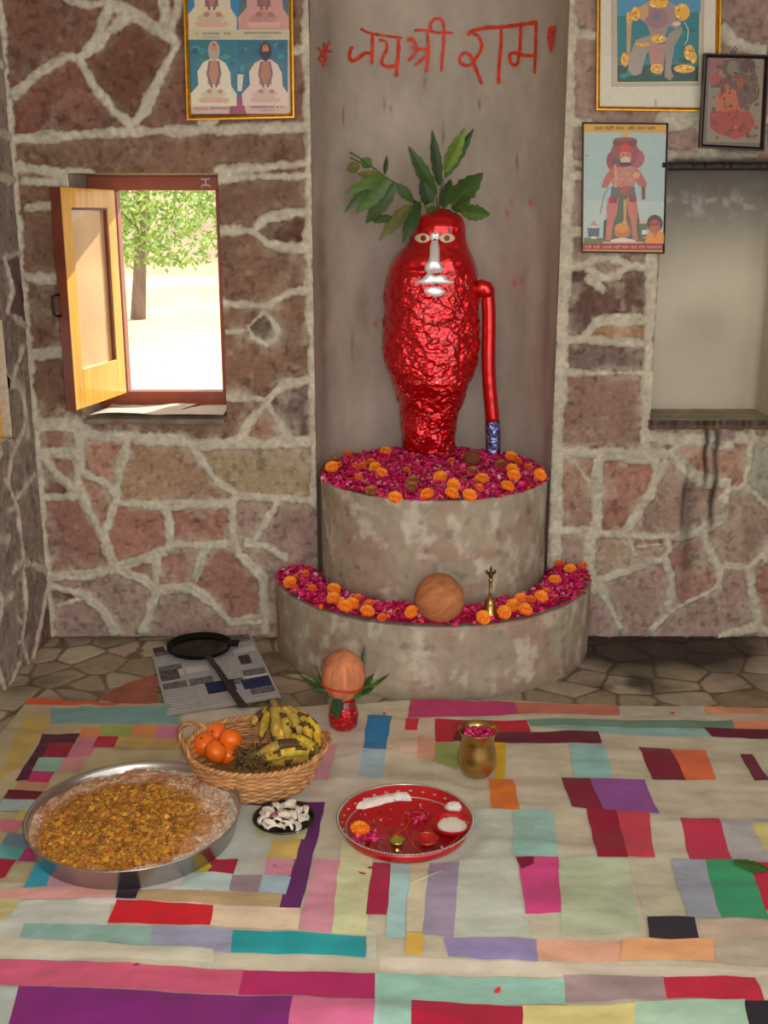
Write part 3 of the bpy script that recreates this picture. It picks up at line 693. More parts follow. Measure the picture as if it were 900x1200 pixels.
def outdoor_tree(lab, base, h, tr, crown_c, crown_r, n, seed, cols, lean=(0, 0), size=.12):
    rnd = random.Random(seed); t = empty('shade_tree', base); tag(t, lab, 'tree')
    mb = MB(); mb.tube([(0, 0, 0), (lean[0]*.3+.02, 0, h*.35), (lean[0]*.7, lean[1]*.6, h*.7), (lean[0], lean[1], h)], [tr*1.25, tr, tr*.8, tr*.5], 10)
    for k in range(7):
        a = rnd.uniform(0, 2*PI); z0_ = h*rnd.uniform(.5, .95); L_ = crown_r*rnd.uniform(.6, 1)
        mb.tube([(lean[0]*.6, 0, z0_), (math.cos(a)*L_*.5, math.sin(a)*L_*.5, z0_+.5), (math.cos(a)*L_, math.sin(a)*L_, z0_+rnd.uniform(.5, 1.4))], [tr*.4, tr*.25, tr*.08], 6)
    mb.build('trunk', M_bark, t)
    mb = MB()
    for k in range(n):
        while True:
            p = Vector((rnd.uniform(-1, 1), rnd.uniform(-1, 1), rnd.uniform(-1, 1)))
            if p.length < 1: break
        cl = mnoise.noise(p*3+Vector((seed, 0, 0)))
        if cl < -.12: continue
        p = Vector((p.x*crown_r, p.y*crown_r, p.z*crown_r*.75))+Vector(crown_c)
        a = Vector((rnd.uniform(-1, 1), rnd.uniform(-1, 1), rnd.uniform(-1.2, .3))).normalized(); b = a.orthogonal().normalized()
        L_ = size*rnd.uniform(.7, 1.4); w = L_*.22
        c = rnd.choice(cols)
        mb.add([p, p+a*L_*.5+b*w, p+a*L_, p+a*L_*.5-b*w], [(0, 1, 2, 3)], clin(c))
    mb.build('foliage', M_leafo, t, smooth=False); return t
tb = onZ(162, 374, -.3)
outdoor_tree('leafy green tree with a grey-brown trunk seen through the open window', (tb.x, tb.y, -.3), 3.0, .11, (.5, 0, 2.75), 2.5, 12000, 3, [(150, 180, 80), (130, 166, 66), (175, 200, 105), (110, 146, 62)], (.25, 0), .13)
tb2 = onZ(236, 356, -.3)
tb2 = tb2+Vector((1.6, 9, 0))
outdoor_tree('pale hazy tree farther off at the right side of the window view', (tb2.x+.9, tb2.y, -.3), 3.2, .10, (-.2, 0, 3.3), 2.8, 6000, 9, [(190, 200, 110), (200, 200, 130), (170, 190, 90)], (.5, 0), .20)  # distance haze is put into these paler leaf colours

# ================================================================== PLINTHS
ZP1 = .617; ZP0 = .25; R1 = .398; R0 = .565
def plinth(name, R, z0, z1, a0, a1, lab, seed):
    na_ = 220 if a1-a0 < 4 else 320
    A_ = np.linspace(a0, a1, na_)
    rows = [(R, z) for z in np.linspace(z0, z1-.006, int((z1-z0)/.006))]+[(R-.002, z1-.002), (R-.006, z1)]+[(r, z1) for r in np.linspace(R-.012, .0005, 22)]
    Rr = np.array([r[0] for r in rows]); Zr = np.array([r[1] for r in rows])
    AA, RR = np.meshgrid(A_, Rr, indexing='ij'); _, ZZ = np.meshgrid(A_, Zr, indexing='ij')
    S = AA*R; side = (RR > R-.001)
    hh_ = ((fbm(S, ZZ, 12, seed)-.5)*.008+(fbm(S, ZZ, 50, seed+1)-.5)*.003)*side
    X_ = (RR+hh_)*np.cos(AA); Y_ = (RR+hh_)*np.sin(AA)
    c = np.array(lin((158, 146, 128)))*(.78+.34*fbm(S, ZZ, 7, seed+2))[..., None]*(.9+.2*fbm(S*3, ZZ*.5, 20, seed+3))[..., None]
    # brushed lime over blockwork: faint pinkish blocks and joints
    row = np.floor((ZZ-z0)/.085+.3*fbm(S, ZZ, 3, seed+9)); bu = (S+row*.09)/.17; bi = np.floor(bu)
    tint = _hash(bi, row, seed)[..., None]*.9
    pm = np.clip(smooth01(fbm(S, ZZ, 8, seed+5), .38, .58)[..., None]*tint*1.1, 0, .75)
    c = c*(1-pm)+np.array(lin((150, 120, 106)))*pm
    wm = smooth01(fbm(S*1.6, ZZ, 13, seed+6)*.7+fbm(S, ZZ, 44, seed+16)*.3, .52, .68)[..., None]*.55
    c = c*(1-wm)+np.array(lin((198, 192, 176)))*wm
    dm = smooth01(fbm(S, ZZ, 22, seed+7), .66, .78)[..., None]*.45
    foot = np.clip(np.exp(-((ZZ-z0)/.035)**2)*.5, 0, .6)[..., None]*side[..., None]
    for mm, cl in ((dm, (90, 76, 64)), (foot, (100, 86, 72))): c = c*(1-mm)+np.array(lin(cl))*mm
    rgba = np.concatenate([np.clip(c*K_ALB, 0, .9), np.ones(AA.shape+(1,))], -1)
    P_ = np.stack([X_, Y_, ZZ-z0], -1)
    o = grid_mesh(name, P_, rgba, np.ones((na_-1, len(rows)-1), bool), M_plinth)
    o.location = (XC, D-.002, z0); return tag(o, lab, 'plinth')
M_plinth = mat('limewashed_masonry', vcol=True, rough=.85, nscale=26, namt=.12, bump=.5, bscale=70, bdist=.003, spec=.25)
plinth('stone_plinth', R0, 0.0, ZP0, PI, 2*PI, 'wide low half-round masonry step at the foot of the shrine', 11)
plinth('stone_plinth', R1, ZP0, ZP1, 0, 2*PI+.0001, 'tall round masonry pedestal rising from the low step into the alcove', 31)

# ================================================================== PETAL BEDS
M_petal = mat('fresh_flower_petals', vcol=True, rough=.55, sub=.0, spec=.3)
PC = [(222, 26, 98), (206, 16, 86), (236, 50, 120), (184, 10, 72), (230, 40, 108), (246, 110, 166), (150, 6, 54), (214, 30, 104), (236, 66, 134)]
def petal(mb, p, size, rnd, col, tilt=.8):
    q = Matrix.Rotation(rnd.uniform(0, 2*PI), 3, 'Z') @ Matrix.Rotation(rnd.gauss(0, tilt*.6), 3, 'X') @ Matrix.Rotation(rnd.gauss(0, tilt*.6), 3, 'Y')
    L_, W_ = size*rnd.uniform(.7, 1.25), size*rnd.uniform(.35, .7); cu = size*rnd.uniform(.05, .3)
    loc = [(-L_/2, 0, cu), (-L_*.1, -W_/2, .2*cu), (-L_*.1, W_/2, .2*cu), (0, 0, 0), (L_*.42, -W_*.38, cu*.6), (L_*.42, W_*.38, cu*.6), (L_/2, 0, cu*1.2)]
    k = rnd.uniform(.85, 1.1); cc_ = clin(tuple(min(255, v*k) for v in col))
    mb.add([q @ Vector(v)+p for v in loc], [(0, 1, 3), (0, 3, 2), (1, 4, 3), (3, 5, 2), (3, 4, 6), (3, 6, 5)], cc_)
def bed(name, lab, sample, hfun, n, seed, base_pts, size=.023):
    rnd = random.Random(seed); mb = MB()
    for (vs, fs) in base_pts: mb.add(vs, fs, clin((150, 12, 60)))
    for k in range(n):
        x, y = sample(rnd); z = hfun(x, y)+rnd.uniform(-.002, .007)
        c = rnd.choice(PC)
        r = rnd.random()
        if r < .05: c = (238, 190, 205)
        elif r < .085: c = (230, 110, 20)
        elif r < .10: c = (110, 90, 40)
        petal(mb, Vector((x, y, z)), size, rnd, c)
    o = mb.build(name, M_petal, smooth=False); o.location = (XC, D, 0); return tag(o, lab, 'flower petals', kind='stuff')
def h_up(x, y):
    r = math.hypot(x, y)/R1; return ZP1+.004+.028*max(0, 1-r**4)*(.75+.5*mnoise.noise(Vector((x*9, y*9, 1))))
def mound(R_in, R_out, a0, a1, hf, nr=14, na_=90):
    vs = []; fs = []
    for i in range(nr+1):
        r = R_in+(R_out-R_in)*i/nr
        for j in range(na_+1):
            a = a0+(a1-a0)*j/na_; x, y = r*math.cos(a), r*math.sin(a); vs.append((x, y, hf(x, y)))
    for i in range(nr):
        for j in range(na_): k = i*(na_+1)+j; fs.append((k, k+na_+1, k+na_+2, k+1))
    return vs, fs
def s_up(rnd):
    while True:
        a = rnd.uniform(0, 2*PI); r = .398*math.sqrt(rnd.random())
        x, y = r*math.cos(a), r*math.sin(a)
        if y > -.05 and rnd.random() < .35: continue
        if y < -.1: x, y = x*1.01, y*1.012
        return x, y
bed('petal_bed', 'thick bed of magenta rose petals covering the top of the pedestal around the idol', s_up, h_up, 5200, 1, [mound(.01, .392, 0, 2*PI, h_up)])
def h_lo(x, y):
    r = math.hypot(x, y); t = (r-.482)/.085; return ZP0+.003+.026*max(0, 1-abs(t)**3)*(.75+.5*mnoise.noise(Vector((x*9, y*9, 5))))
def s_lo(rnd):
    while True:
        a = rnd.uniform(PI+.03, 2*PI-.03); r = rnd.triangular(.402, .568, .485)
        y = r*math.sin(a)
        if y > -.02: continue
        return r*math.cos(a), y
bed('petal_bed', 'curved band of magenta rose petals along the low half-round step', s_lo, h_lo, 4600, 2, [mound(.402, .555, PI+.03, 2*PI-.03, h_lo)])
# marigolds
M_mari = mat('marigold_orange', vcol=True, rough=.6)
def marigold(cols, seed, R=.02):
    rnd = random.Random(seed); mb = MB()
    mb.ball((0, 0, R*.28), (R*.72, R*.72, R*.42), 10, clin(cols[1]))
    for ring, (rr, zz, n, ln) in enumerate(((.92, .22, 15, .5), (.74, .42, 13, .48), (.52, .58, 10, .42), (.28, .68, 7, .34), (.08, .74, 4, .25))):
        for k in range(n):
            a = 2*PI*k/n+ring*.3+rnd.uniform(-.1, .1); d_ = Vector((math.cos(a), math.sin(a), 0)); s_ = Vector((-d_.y, d_.x, 0))
            p = d_*R*rr+Vector((0, 0, zz*R)); o2 = d_*R*(rr-ln)+Vector((0, 0, zz*R-.1*R))
            w = R*.22; up_ = Vector((0, 0, R*rnd.uniform(.05, .16)))
            mb.add([o2, p-s_*w, p+d_*R*.08+up_, p+s_*w], [(0, 1, 2), (0, 2, 3)], clin(rnd.choice(cols)))
    return mb
UPM = [(463,584),(501,580),(529,579),(550,581),(516,560),(565,562),(561,572),(594,571),(600,551),(602,558),(632,557),(396,546),(389,548),(435,542),(440,549),(417,547),(426,546),(407,532),(452,530),(484,564),(482,571),(435,576),(599,536),(529,541),(606,540),(531,569),(392,541),(545,536),(420,560),(447,556),(476,552),(587,545),(554,553),(618,548)]
LOM = [(391,702),(391,691),(340,683),(346,678),(412,708),(430,717),(432,708),(419,701),(448,724),(483,718),(566,724),(601,710),(615,715),(634,700),(650,681),(683,663),(610,703),(622,703),(358,673),(655,661),(343,687),(590,718),(640,694),(366,690),(668,668),(404,711)]
mt_ = {}
for nm, cols, R in (('o', [(246, 142, 14), (236, 118, 8), (250, 160, 30)], .0215), ('s', [(226, 96, 16), (206, 74, 14), (236, 120, 20)], .0145), ('d', [(150, 84, 34), (124, 64, 30), (170, 110, 40)], .019)):
    mt_[nm] = marigold(cols, 3, R)
proto = {}
def put_mari(px, py, kind, z, lab, grp, rnd):
    p = onZ(px, py, z)
    if kind not in proto: o = mt_[kind].build('marigold', M_mari, smooth=False); proto[kind] = o
    else: o = proto[kind].copy(); COL.objects.link(o)
    o.location = p; o.rotation_euler = (rnd.uniform(.5, 1.0), rnd.uniform(-.25, .25), rnd.uniform(-.5, .5)); o.scale = (1.12,)*3; tag(o, lab, 'marigold', grp)
rnd = random.Random(12)
for i, (px, py) in enumerate(UPM):
    k = 'o' if i < 4 or i in (8, 9, 10, 7) else ('d' if i in (19, 20, 21, 31, 32, 26) else rnd.choice('oss'))
    lab = {'o': 'bright orange marigold head lying on the petals of the upper pedestal', 's': 'small deep-orange marigold head among the petals of the upper pedestal', 'd': 'withered brownish marigold head among the petals of the upper pedestal'}[k]
    put_mari(px, py, k, .652 if i > 3 else .640, lab, {'o': 'bright marigolds on the pedestal', 's': 'small deep-orange marigolds on the pedestal', 'd': 'withered marigolds on the pedestal'}[k], rnd)
for i, (px, py) in enumerate(LOM):
    k = 'o' if i in (0, 1, 5, 9, 11, 12, 13, 14, 2) else rnd.choice('os')
    lab = {'o': 'bright orange marigold head lying on the petal band of the low step', 's': 'small deep-orange marigold head among the petals of the low step'}[k]
    put_mari(px, py, k, .286, lab, {'o': 'bright marigolds on the low step', 's': 'small deep-orange marigolds on the low step'}[k], rnd)

# ================================================================== THE FOIL-COVERED IDOL
YS = 4.065
def foil(name, col, metal=.75, rough=.24, vs=34):
    m = mat(name, clin(col), rough=rough, metal=metal, bump=.55, bscale=26, bdist=.010, voro=.6, vscale=vs, coat=.9); return m
M_foil = foil('crumpled_red_foil', (222, 14, 26))
M_foil_s = mat('smooth_red_foil', clin((206, 8, 16)), rough=.3, metal=.55, bump=.25, bscale=20, bdist=.006, coat=.5)
M_silver = mat('silver_foil', clin((232, 228, 230), 1.1), rough=.3, metal=.4, bump=.5, bscale=60, bdist=.004)
OUT = [(282,326,390),(286,310,403),(292,297,414),(300,287,421),(312,280,426),(330,272,431),(360,262,433),(390,245,441),(405,228,448),(420,214,456),(440,203,463),(460,195,468),(500,188,470),(540,190,472),(580,192,471),(620,186,470),(660,180,469),(700,182,470),(750,190,468),(780,200,458),(800,208,449),(840,226,430),(880,236,414),(920,241,402),(960,244,398),(1000,250,398),(1040,262,398)]
prof = []
for (cy, xl, xr) in OUT:
    py = 140+cy/2.607; a = onY(380+xl/2.607, py, YS); b = onY(380+xr/2.607, py, YS); prof.append((a.z, (a.x+b.x)/2, (b.x-a.x)/2))
prof.sort()
prof[0] = (ZP1+.002, prof[0][1], prof[0][2])
pz = [p[0] for p in prof]; pc_ = [p[1] for p in prof]; pa = [p[2] for p in prof]
ZTOP = pz[-1]+.012
def sec(z):
    cx = np.interp(z, pz, pc_); a = np.interp(z, pz, pa)
    if z > pz[-1]: a = pa[-1]*math.sqrt(max(0, 1-((z-pz[-1])/.012)**2))
    return cx, a, min(a*.80, .118)
EX = 2.15
def face_shape(X, Z):
    """relief of the face: (pixel-traced) brow ridge, eye hollows, cheeks"""
    px = 450+1300*X/(YS*math.cos(TH)+(1.5-Z)*math.sin(TH))
    return px
def s_front(X, Z):
    cx, a, b = sec(Z); q = min(abs((X-cx)/max(a, 1e-4)), .999); y = YS-b*(1-q**EX)**(1/EX)
    # brow overhang and hollow beneath it
    k = max(0, 1-q*q)
    y -= .004*math.exp(-((Z-ZBROW)/.012)**2)*k
    y += .007*math.exp(-((Z-ZEYE)/.014)**2)*k
    y += .012*math.exp(-((Z-ZJAW)/.012)**2)*k*(1 if X < cx-.03 else .0)
    return y
def f_pt(px, py, off=0.0):
    y = YS-.1
    for _ in range(8):
        p = onY(px, py, y); y = s_front(p.x, p.z)-off
    return onY(px, py, y)
ZBROW = onY(507, 264, 3.98).z; ZEYE = onY(507, 281, 3.98).z; ZJAW = onY(470, 318, 3.98).z
def facet(p, amp):
    d_, pts_ = mnoise.voronoi(p); c_ = pts_[0]; g = mnoise.random_vector
    g = Vector(mnoise.cell_vector(c_*7.31+Vector((.37, .11, .73))))-Vector((.5, .5, .5)); return (p-c_).dot(g)*amp
nzs, nas = 300, 260; vs = []; fs = []
for i in range(nzs+1):
    z = ZP1+.002+(ZTOP-ZP1-.002)*i/nzs; cx, a, b = sec(z)
    for j in range(nas):
        t = 2*PI*j/nas; ct, st = math.cos(t), math.sin(t)
        x = cx+a*math.copysign(abs(ct)**(2/EX), ct)
        if st < 0: y = s_front(x, z) if abs(ct) < .9995 else YS
        else: y = YS+b*abs(st)**(2/EX)*.9
        k = smooth01(np.array(ZJAW-z), -.01, .05)*.85+.15; k = float(k)
        p = Vector((x*13, y*13, z*13)); q = Vector((x*34, y*34, z*34))
        dsp = (.013*mnoise.noise(p*.55)+facet(p*1.5, .020/1.5)+facet(q*1.5+Vector((3, 1, 2)), .011/1.5)+facet(q*3.4, .004))*k
        d_ = Vector((ct, st, 0))
        vs.append((x+d_.x*dsp, y+d_.y*dsp, z))
for i in range(nzs):
    for j in range(nas): j2 = (j+1) % nas; fs.append((i*nas+j, i*nas+j2, (i+1)*nas+j2, (i+1)*nas+j))
fs.append(tuple(range(nas-1, -1, -1)))
base = Vector((pc_[0], YS, ZP1))
idol = tag(empty('idol', base), 'red foil-covered stone idol with silver nose and moustache standing in the alcove', 'idol')
mb = MB(); zc_ = ZJAW+.045
mb.add(vs, fs, (1, 1, 1, 1)); mb.m = [1 if (k < nzs*nas and vs[(k//nas)*nas][2] > ZBROW-.006) else 0 for k in range(len(fs))]
rel(mb, base); mb.build('body', [M_foil, M_foil_s], idol)
def Fc(x, y): return (440+x/5.625, 235+y/5.625)
def pillow(nm, poly, thick, m, centre=None, lift=.002, dome=2.0):
    P_ = [Fc(*p) for p in poly]; n = len(P_)
    # resample
    Q = []
    for a, b in zip(P_, P_[1:]+P_[:1]):
        for k in range(4): Q.append((a[0]+(b[0]-a[0])*k/4, a[1]+(b[1]-a[1])*k/4))
    c = Fc(*centre) if centre else (sum(p[0] for p in P_)/n, sum(p[1] for p in P_)/n)
    vs = []; fs = []; N_ = len(Q); rings = [(1, -.002), (1, .3), (.93, .62), (.8, .82), (.6, .94), (.35, 1), (.12, 1)]
    for s, h in rings:
        for p in Q:
            x, y = c[0]+(p[0]-c[0])*s, c[1]+(p[1]-c[1])*s; vs.append(f_pt(x, y, lift+h*thick))
    for i in range(len(rings)-1):
        for k in range(N_): k2 = (k+1) % N_; fs.append((i*N_+k, i*N_+k2, (i+1)*N_+k2, (i+1)*N_+k))
    fs.append(tuple((len(rings)-1)*N_+k for k in range(N_)))
    mb = MB(); mb.add(vs, [f[::-1] for f in fs]); rel(mb, base); o = mb.build(nm, m, idol); return o
M_eye = mat('painted_cream_eye', clin((214, 196, 160)), rough=.4, coat=.4); M_iris = mat('painted_red_brown_iris', clin((130, 30, 26)), rough=.35)
for k, (ex, ey_, rx0, rx1) in enumerate(((312, 250, 55, 50), (470, 250, 52, 55))):
    pts = []
    for t in range(16):
        a = 2*PI*t/16; rx = rx1 if math.cos(a) > 0 else rx0
        pts.append((ex+rx*math.cos(a), ey_+28*math.sin(a)*abs(math.sin(a))**.25-(6 if math.sin(a) < 0 else 0)))
    o = pillow('eye', pts, .006, M_eye); o['label'] = 'almond-shaped painted cream eye'
    ip = [(ex+(0 if k else 4)+20*math.cos(2*PI*t/12), ey_-2+20*math.sin(2*PI*t/12)) for t in range(12)]
    ir = pillow('iris', ip, .003, M_iris, lift=.0075); ir.parent = o
pillow('nose', [(372,262),(358,300),(356,350),(350,390),(322,430),(322,465),(345,484),(395,478),(440,476),(450,450),(425,405),(424,340),(420,300),(412,262)], .022, M_silver, (388, 400))['label'] = 'silver foil nose'
pillow('brow_mark', [(360,232),(378,205),(392,222),(412,208),(424,232),(412,262),(390,252),(366,264)], .006, M_silver, (392, 238), lift=.006)
pillow('moustache', [(242,540),(300,518),(340,482),(372,486),(400,496),(430,488),(455,490),(482,520),(524,532),(515,550),(450,553),(392,548),(320,556)], .013, M_silver, (392, 524))['label'] = 'silver foil moustache'
pillow('lip', [(315,582),(350,570),(392,564),(430,570),(470,602),(430,634),(392,636),(355,630),(320,606)], .012, M_silver, (392, 600))['label'] = 'silver foil mouth'
# arm stub to the staff
# staff beside the idol
bt = onZ(577, 534, ZP1+.02); top = onY(570, 338, 4.02)
stf = tag(empty('foil_staff', (bt.x, bt.y, ZP1+.004)), 'thin red foil-wrapped staff with a blue glitter foot standing at the right of the idol', 'staff'); off = Vector(stf.location)
pA = Vector((bt.x, bt.y, ZP1+.004)); pB = Vector((top.x, 4.03, top.z))
N_ = 60; pts = []; rr = []
for i in range(N_+1):
    t = i/N_; p = pA.lerp(pB, t); p.x += .004*math.sin(t*9)+.003; pts.append(p-off); rr.append(.026-.0015*t+.0012*mnoise.noise(Vector((0, t*25, 2))))
k = int(N_*.245)
mb = MB(); mb.tube(pts[k:], rr[k:], 20); 
# knobbed head leaning to the idol
hd = pB-off
mb.tube([hd+Vector((.004, 0, -.03)), hd+Vector((.003, 0, -.01)), hd+Vector((-.002, 0, .004)), hd+Vector((-.012, .0, .008)), hd+Vector((-.026, .002, -.002)), hd+Vector((-.042, .01, -.022))], [.0255, .028, .027, .026, .027, .02], 16)
mb.build('shaft', M_foil_s, stf)
M_blue = mat('blue_silver_glitter_foil', clin((120, 124, 178)), rough=.25, metal=.8, bump=.8, bscale=70, bdist=.006, voro=.8, vscale=60, nscale=45, namt=.75)
mb = MB(); mb.tube(pts[:k+1], [r*1.06 for r in rr[:k+1]], 20); mb.build('foil_foot', M_blue, stf)
# red cloth scrap behind shoulder -> part of the body; green leaf sprays behind the head
M_leaf = mat('dark_green_leaf', vcol=True, rough=.35, spec=.5, nscale=40, namt=.18)
M_stem = mat('green_brown_stem', clin((96, 84, 44)), rough=.6)
def leaf_mesh(mb, a, b, w, col, n=10, bend=.0, serr=.12, face=Vector((0, -1, 0)), fold=.25, org=Vector((0, 0, 0))):
    a = Vector(a); b = Vector(b); d_ = b-a; L_ = d_.length; t_ = d_.normalized(); s_ = t_.cross(face).normalized(); nrm = s_.cross(t_).normalized()
    vs = []; fs = []; cs = []
    for i in range(n+1):
        u_ = i/n; ww = w*(math.sin(PI*min(1, u_*.96+.04)**.85))**.9*.5*(1+(serr if i % 2 else -serr)*(1-u_*.3)); 
        if i == n: ww = .0003
        c = a+d_*u_+nrm*(bend*L_*4*u_*(1-u_))*1.0
        vs += [c-s_*ww+nrm*(-fold*ww), c, c+s_*ww+nrm*(-fold*ww)]
    for i in range(n):
        k = i*3; fs += [(k, k+3, k+4, k+1), (k+1, k+4, k+5, k+2)]; cs += [clin(col, .68), clin(tuple(min(255, v*1.18) for v in col), .68)]
    vs = [Vector(v)-org for v in vs]
    m_ = len(vs); mb.add(vs, fs, cs); mb.add([v-nrm*.0006 for v in vs], [f[::-1] for f in fs], cs)
def Lc(x, y): return (395+x/4.737, 140+y/4.737)
G1 = (62, 92, 40); G2 = (84, 116, 48); G3 = (50, 78, 38); G4 = (112, 140, 56); G5 = (104, 106, 50)
def spray(nm, lab, base_px, yb, leaves, stems, grp=None):
    o0 = onY(*Lc(*base_px), yb); t = tag(empty(nm, o0), lab, 'leaves')
    for st in stems:
        mb = MB(); mb.tube([onY(*Lc(x, y), yy)-o0 for (x, y, yy) in st], .0028, 6); mb.build('stem', M_stem, t)
    for (x0_, y0_, x1_, y1_, w, col, ya, ybb) in leaves:
        mb = MB(); leaf_mesh(mb, onY(*Lc(x0_, y0_), ya), onY(*Lc(x1_, y1_), ybb), w/4.737/330, col, org=o0, bend=random.uniform(-.04, .06)); mb.build('leaf', M_leaf, t, smooth=False)
spray('leaf_spray', 'drooping leafy twig reaching out to the left behind the idol\'s head', (440, 460), 4.09,
 [(190,262,135,215,62,G2,4.0,3.98),(240,315,110,300,52,G5,4.0,3.97),(125,255,50,280,60,G5,3.99,3.97),(265,305,278,200,26,G3,4.02,4.0),
  (262,320,40,415,70,G2,4.0,3.96),(200,350,38,520,52,G1,3.99,3.95),(290,335,105,520,88,G2,4.0,3.96),(325,355,160,578,92,G1,4.01,3.96),(240,560,305,540,46,G1,3.99,3.97),(200,565,300,535,44,G1,3.985,3.965),
  (410,470,232,675,74,G5,4.03,3.97),(455,455,370,690,80,G3,4.05,4.0),(335,360,430,465,60,G1,4.03,4.06),(290,335,60,395,60,G1,4.005,3.97)],
 [[(450,470,4.09),(350,370,4.04),(270,320,4.01),(190,260,4.0),(120,210,3.99),(70,182,3.98)], [(130,240,3.99),(75,212,3.98)]])
spray('leaf_spray', 'upright fan of long serrated green leaves rising behind the idol\'s head', (560, 510), 4.09,
 [(550,420,396,145,74,G1,4.07,4.0),(520,500,470,300,78,G3,4.075,4.04),(570,365,528,55,58,G3,4.06,4.0),(600,290,715,42,76,G4,4.05,3.99),(600,322,760,50,60,G1,4.055,4.0),
  (590,490,632,330,70,G3,4.07,4.03),(630,470,812,296,120,G1,4.06,4.0),(640,500,740,440,90,G1,4.07,4.02),(690,510,852,528,86,G2,4.05,3.99),(620,400,740,470,60,G3,4.06,4.03),(560,500,500,520,60,G1,4.05,4.03),(545,500,490,480,60,G2,4.05,4.05)],
 [[(565,520,4.09),(572,420,4.07),(590,330,4.055)], [(570,520,4.09),(640,440,4.07),(690,400,4.05)], [(560,520,4.09),(552,430,4.07)]])
# ================================================================== THE PATCHWORK BLANKET
M_cloth = mat('patchwork_cotton', vcol=True, rough=.9, nscale=9, namt=.13, bump=.5, bscale=45, bdist=.004, spec=.15, sheen=.1)
FLAT = [(onZ(*p).x, onZ(*p).y, r) for p, r in (((158, 968), .285), ((475, 972), .175), ((300, 900), .20), ((333, 963), .085), ((402, 850), .05), ((559, 914), .05))]
def bl_h(x, y):
    p = Vector((x, y, 0))
    r = mnoise.noise(Vector((x*2.2, y*6, 1)))*.7+mnoise.noise(Vector((x*5, y*14, 3)))*.5
    rid = 1.3-math.sqrt(mnoise.noise(Vector((x*1.6+5, y*5.5, 7)))**2+.01)*3
    r2 = 1.5-math.sqrt(mnoise.noise(Vector((x*3.5+y*2, y*3.2-x, 17)))**2+.01)*5
    v = .0045*r+max(0, rid)*.006+max(0, r2)*.0035+.0018*mnoise.noise(Vector((x*16, y*30, 2)))
    for (fx, fy, fr) in FLAT:
        q = (math.hypot(x-fx, y-fy)-fr)/.05
        if q < 1: v *= max(0, q)**2*(3-2*max(0, q))
    return .0075+v
def Lq(x, y): return (x/2, 800+y/2)
def Rq(x, y): return (450+x/2, 800+y/2)
PATCH = []
def PL(q, c): PATCH.append(([Lq(*p) for p in q], c))
def PR(q, c): PATCH.append(([Rq(*p) for p in q], c))
# broad pale fields first
PL([(0,60),(430,45),(440,470),(-60,480)], (178,166,132)); PL([(430,60),(900,90),(900,300),(430,290)], (196,188,172))
PL([(560,295),(745,290),(700,500),(500,520)], (186,190,182)); PL([(0,520),(260,520),(250,660),(0,662)], (200,206,196)); PL([(200,470),(480,460),(470,540),(180,530)], (212,208,206))
PR([(0,60),(120,90),(120,210),(0,200)], (206,190,166)); PR([(210,155),(900,150),(940,420),(210,420)], (192,184,162)); PR([(165,425),(330,425),(340,610),(165,608)], (190,198,184)); PR([(410,422),(572,422),(600,600),(416,600)], (178,190,160))
PR([(572,424),(672,430),(712,562),(620,600),(590,600)], (188,184,160)); PR([(0,300),(305,310),(302,425),(0,430)], (186,194,180)); PR([(620,316),(700,322),(715,428),(634,424)], (196,190,172)); PR([(-10,655),(900,690),(900,712),(-10,690)], (208,198,180))
PR([(735,566),(900,570),(905,622),(740,620)], (188,170,150)); PR([(785,330),(900,330),(905,430),(812,425)], (172,170,172)); PR([(645,242),(868,242),(900,330),(660,322)], (194,184,164)); PR([(0,202),(118,190),(118,240),(10,240)], (186,180,154))
# left half
PL([(70,38),(280,42),(275,62),(60,58)], (206,84,52)); PL([(280,44),(372,50),(376,64),(276,62)], (196,150,112)); PL([(120,66),(415,66),(425,108),(118,106)], (118,160,158)); PL([(58,92),(125,92),(50,205),(-10,250)], (186,162,88)); PL([(235,112),(310,112),(310,136),(228,137)], (146,162,84))
PL([(190,118),(238,118),(232,139),(184,140)], (204,128,76)); PL([(312,112),(370,112),(370,136),(310,137)], (204,134,86)); PL([(370,110),(425,112),(415,143),(362,142)], (196,126,150))
PL([(100,133),(188,131),(175,156),(92,158)], (82,20,42)); PL([(92,158),(120,158),(66,240),(36,242)], (82,18,42)); PL([(118,156),(175,154),(158,188),(100,190)], (146,24,50)); PL([(190,140),(236,138),(214,186),(158,187)], (192,116,136)); PL([(232,137),(280,136),(268,165),(216,166)], (170,28,50))
PL([(280,137),(436,140),(440,170),(268,166)], (188,158,96)); PL([(92,190),(150,188),(138,222),(74,222)], (134,174,158)); PL([(150,188),(206,186),(190,222),(138,222)], (192,140,138)); PL([(76,222),(132,223),(114,248),(60,246)], (172,48,92)); PL([(45,243),(116,247),(104,266),(32,262)], (172,130,98))
PL([(20,262),(103,264),(84,283),(8,280)], (98,18,42)); PL([(8,284),(90,284),(74,310),(-5,310)], (164,186,184)); PL([(48,310),(86,310),(74,335),(34,334)], (192,178,96)); PL([(-6,330),(58,333),(40,362),(-12,360)], (198,118,128)); PL([(22,364),(82,366),(66,396),(4,394)], (108,128,146)); PL([(-8,395),(62,397),(42,429),(-10,427)], (88,160,160))
PL([(62,398),(104,400),(86,431),(40,430)], (172,50,108)); PL([(-10,427),(38,428),(14,468),(-14,476)], (160,20,46)); PL([(96,410),(172,428),(116,500),(52,506)], (54,160,188)); PL([(120,455),(270,478),(262,500),(110,500)], (192,150,160))
PL([(0,500),(275,484),(266,522),(-6,522)], (216,160,152)); PL([(-5,520),(50,520),(10,575),(-10,575)], (196,192,130)); PL([(275,522),(500,537),(492,584),(255,575)], (206,28,42)); PL([(330,497),(672,510),(660,541),(322,525)], (182,158,118)); PL([(500,537),(706,545),(700,597),(492,584)], (224,202,176)); PL([(545,594),(857,608),(855,655),(543,647)], (38,158,164))
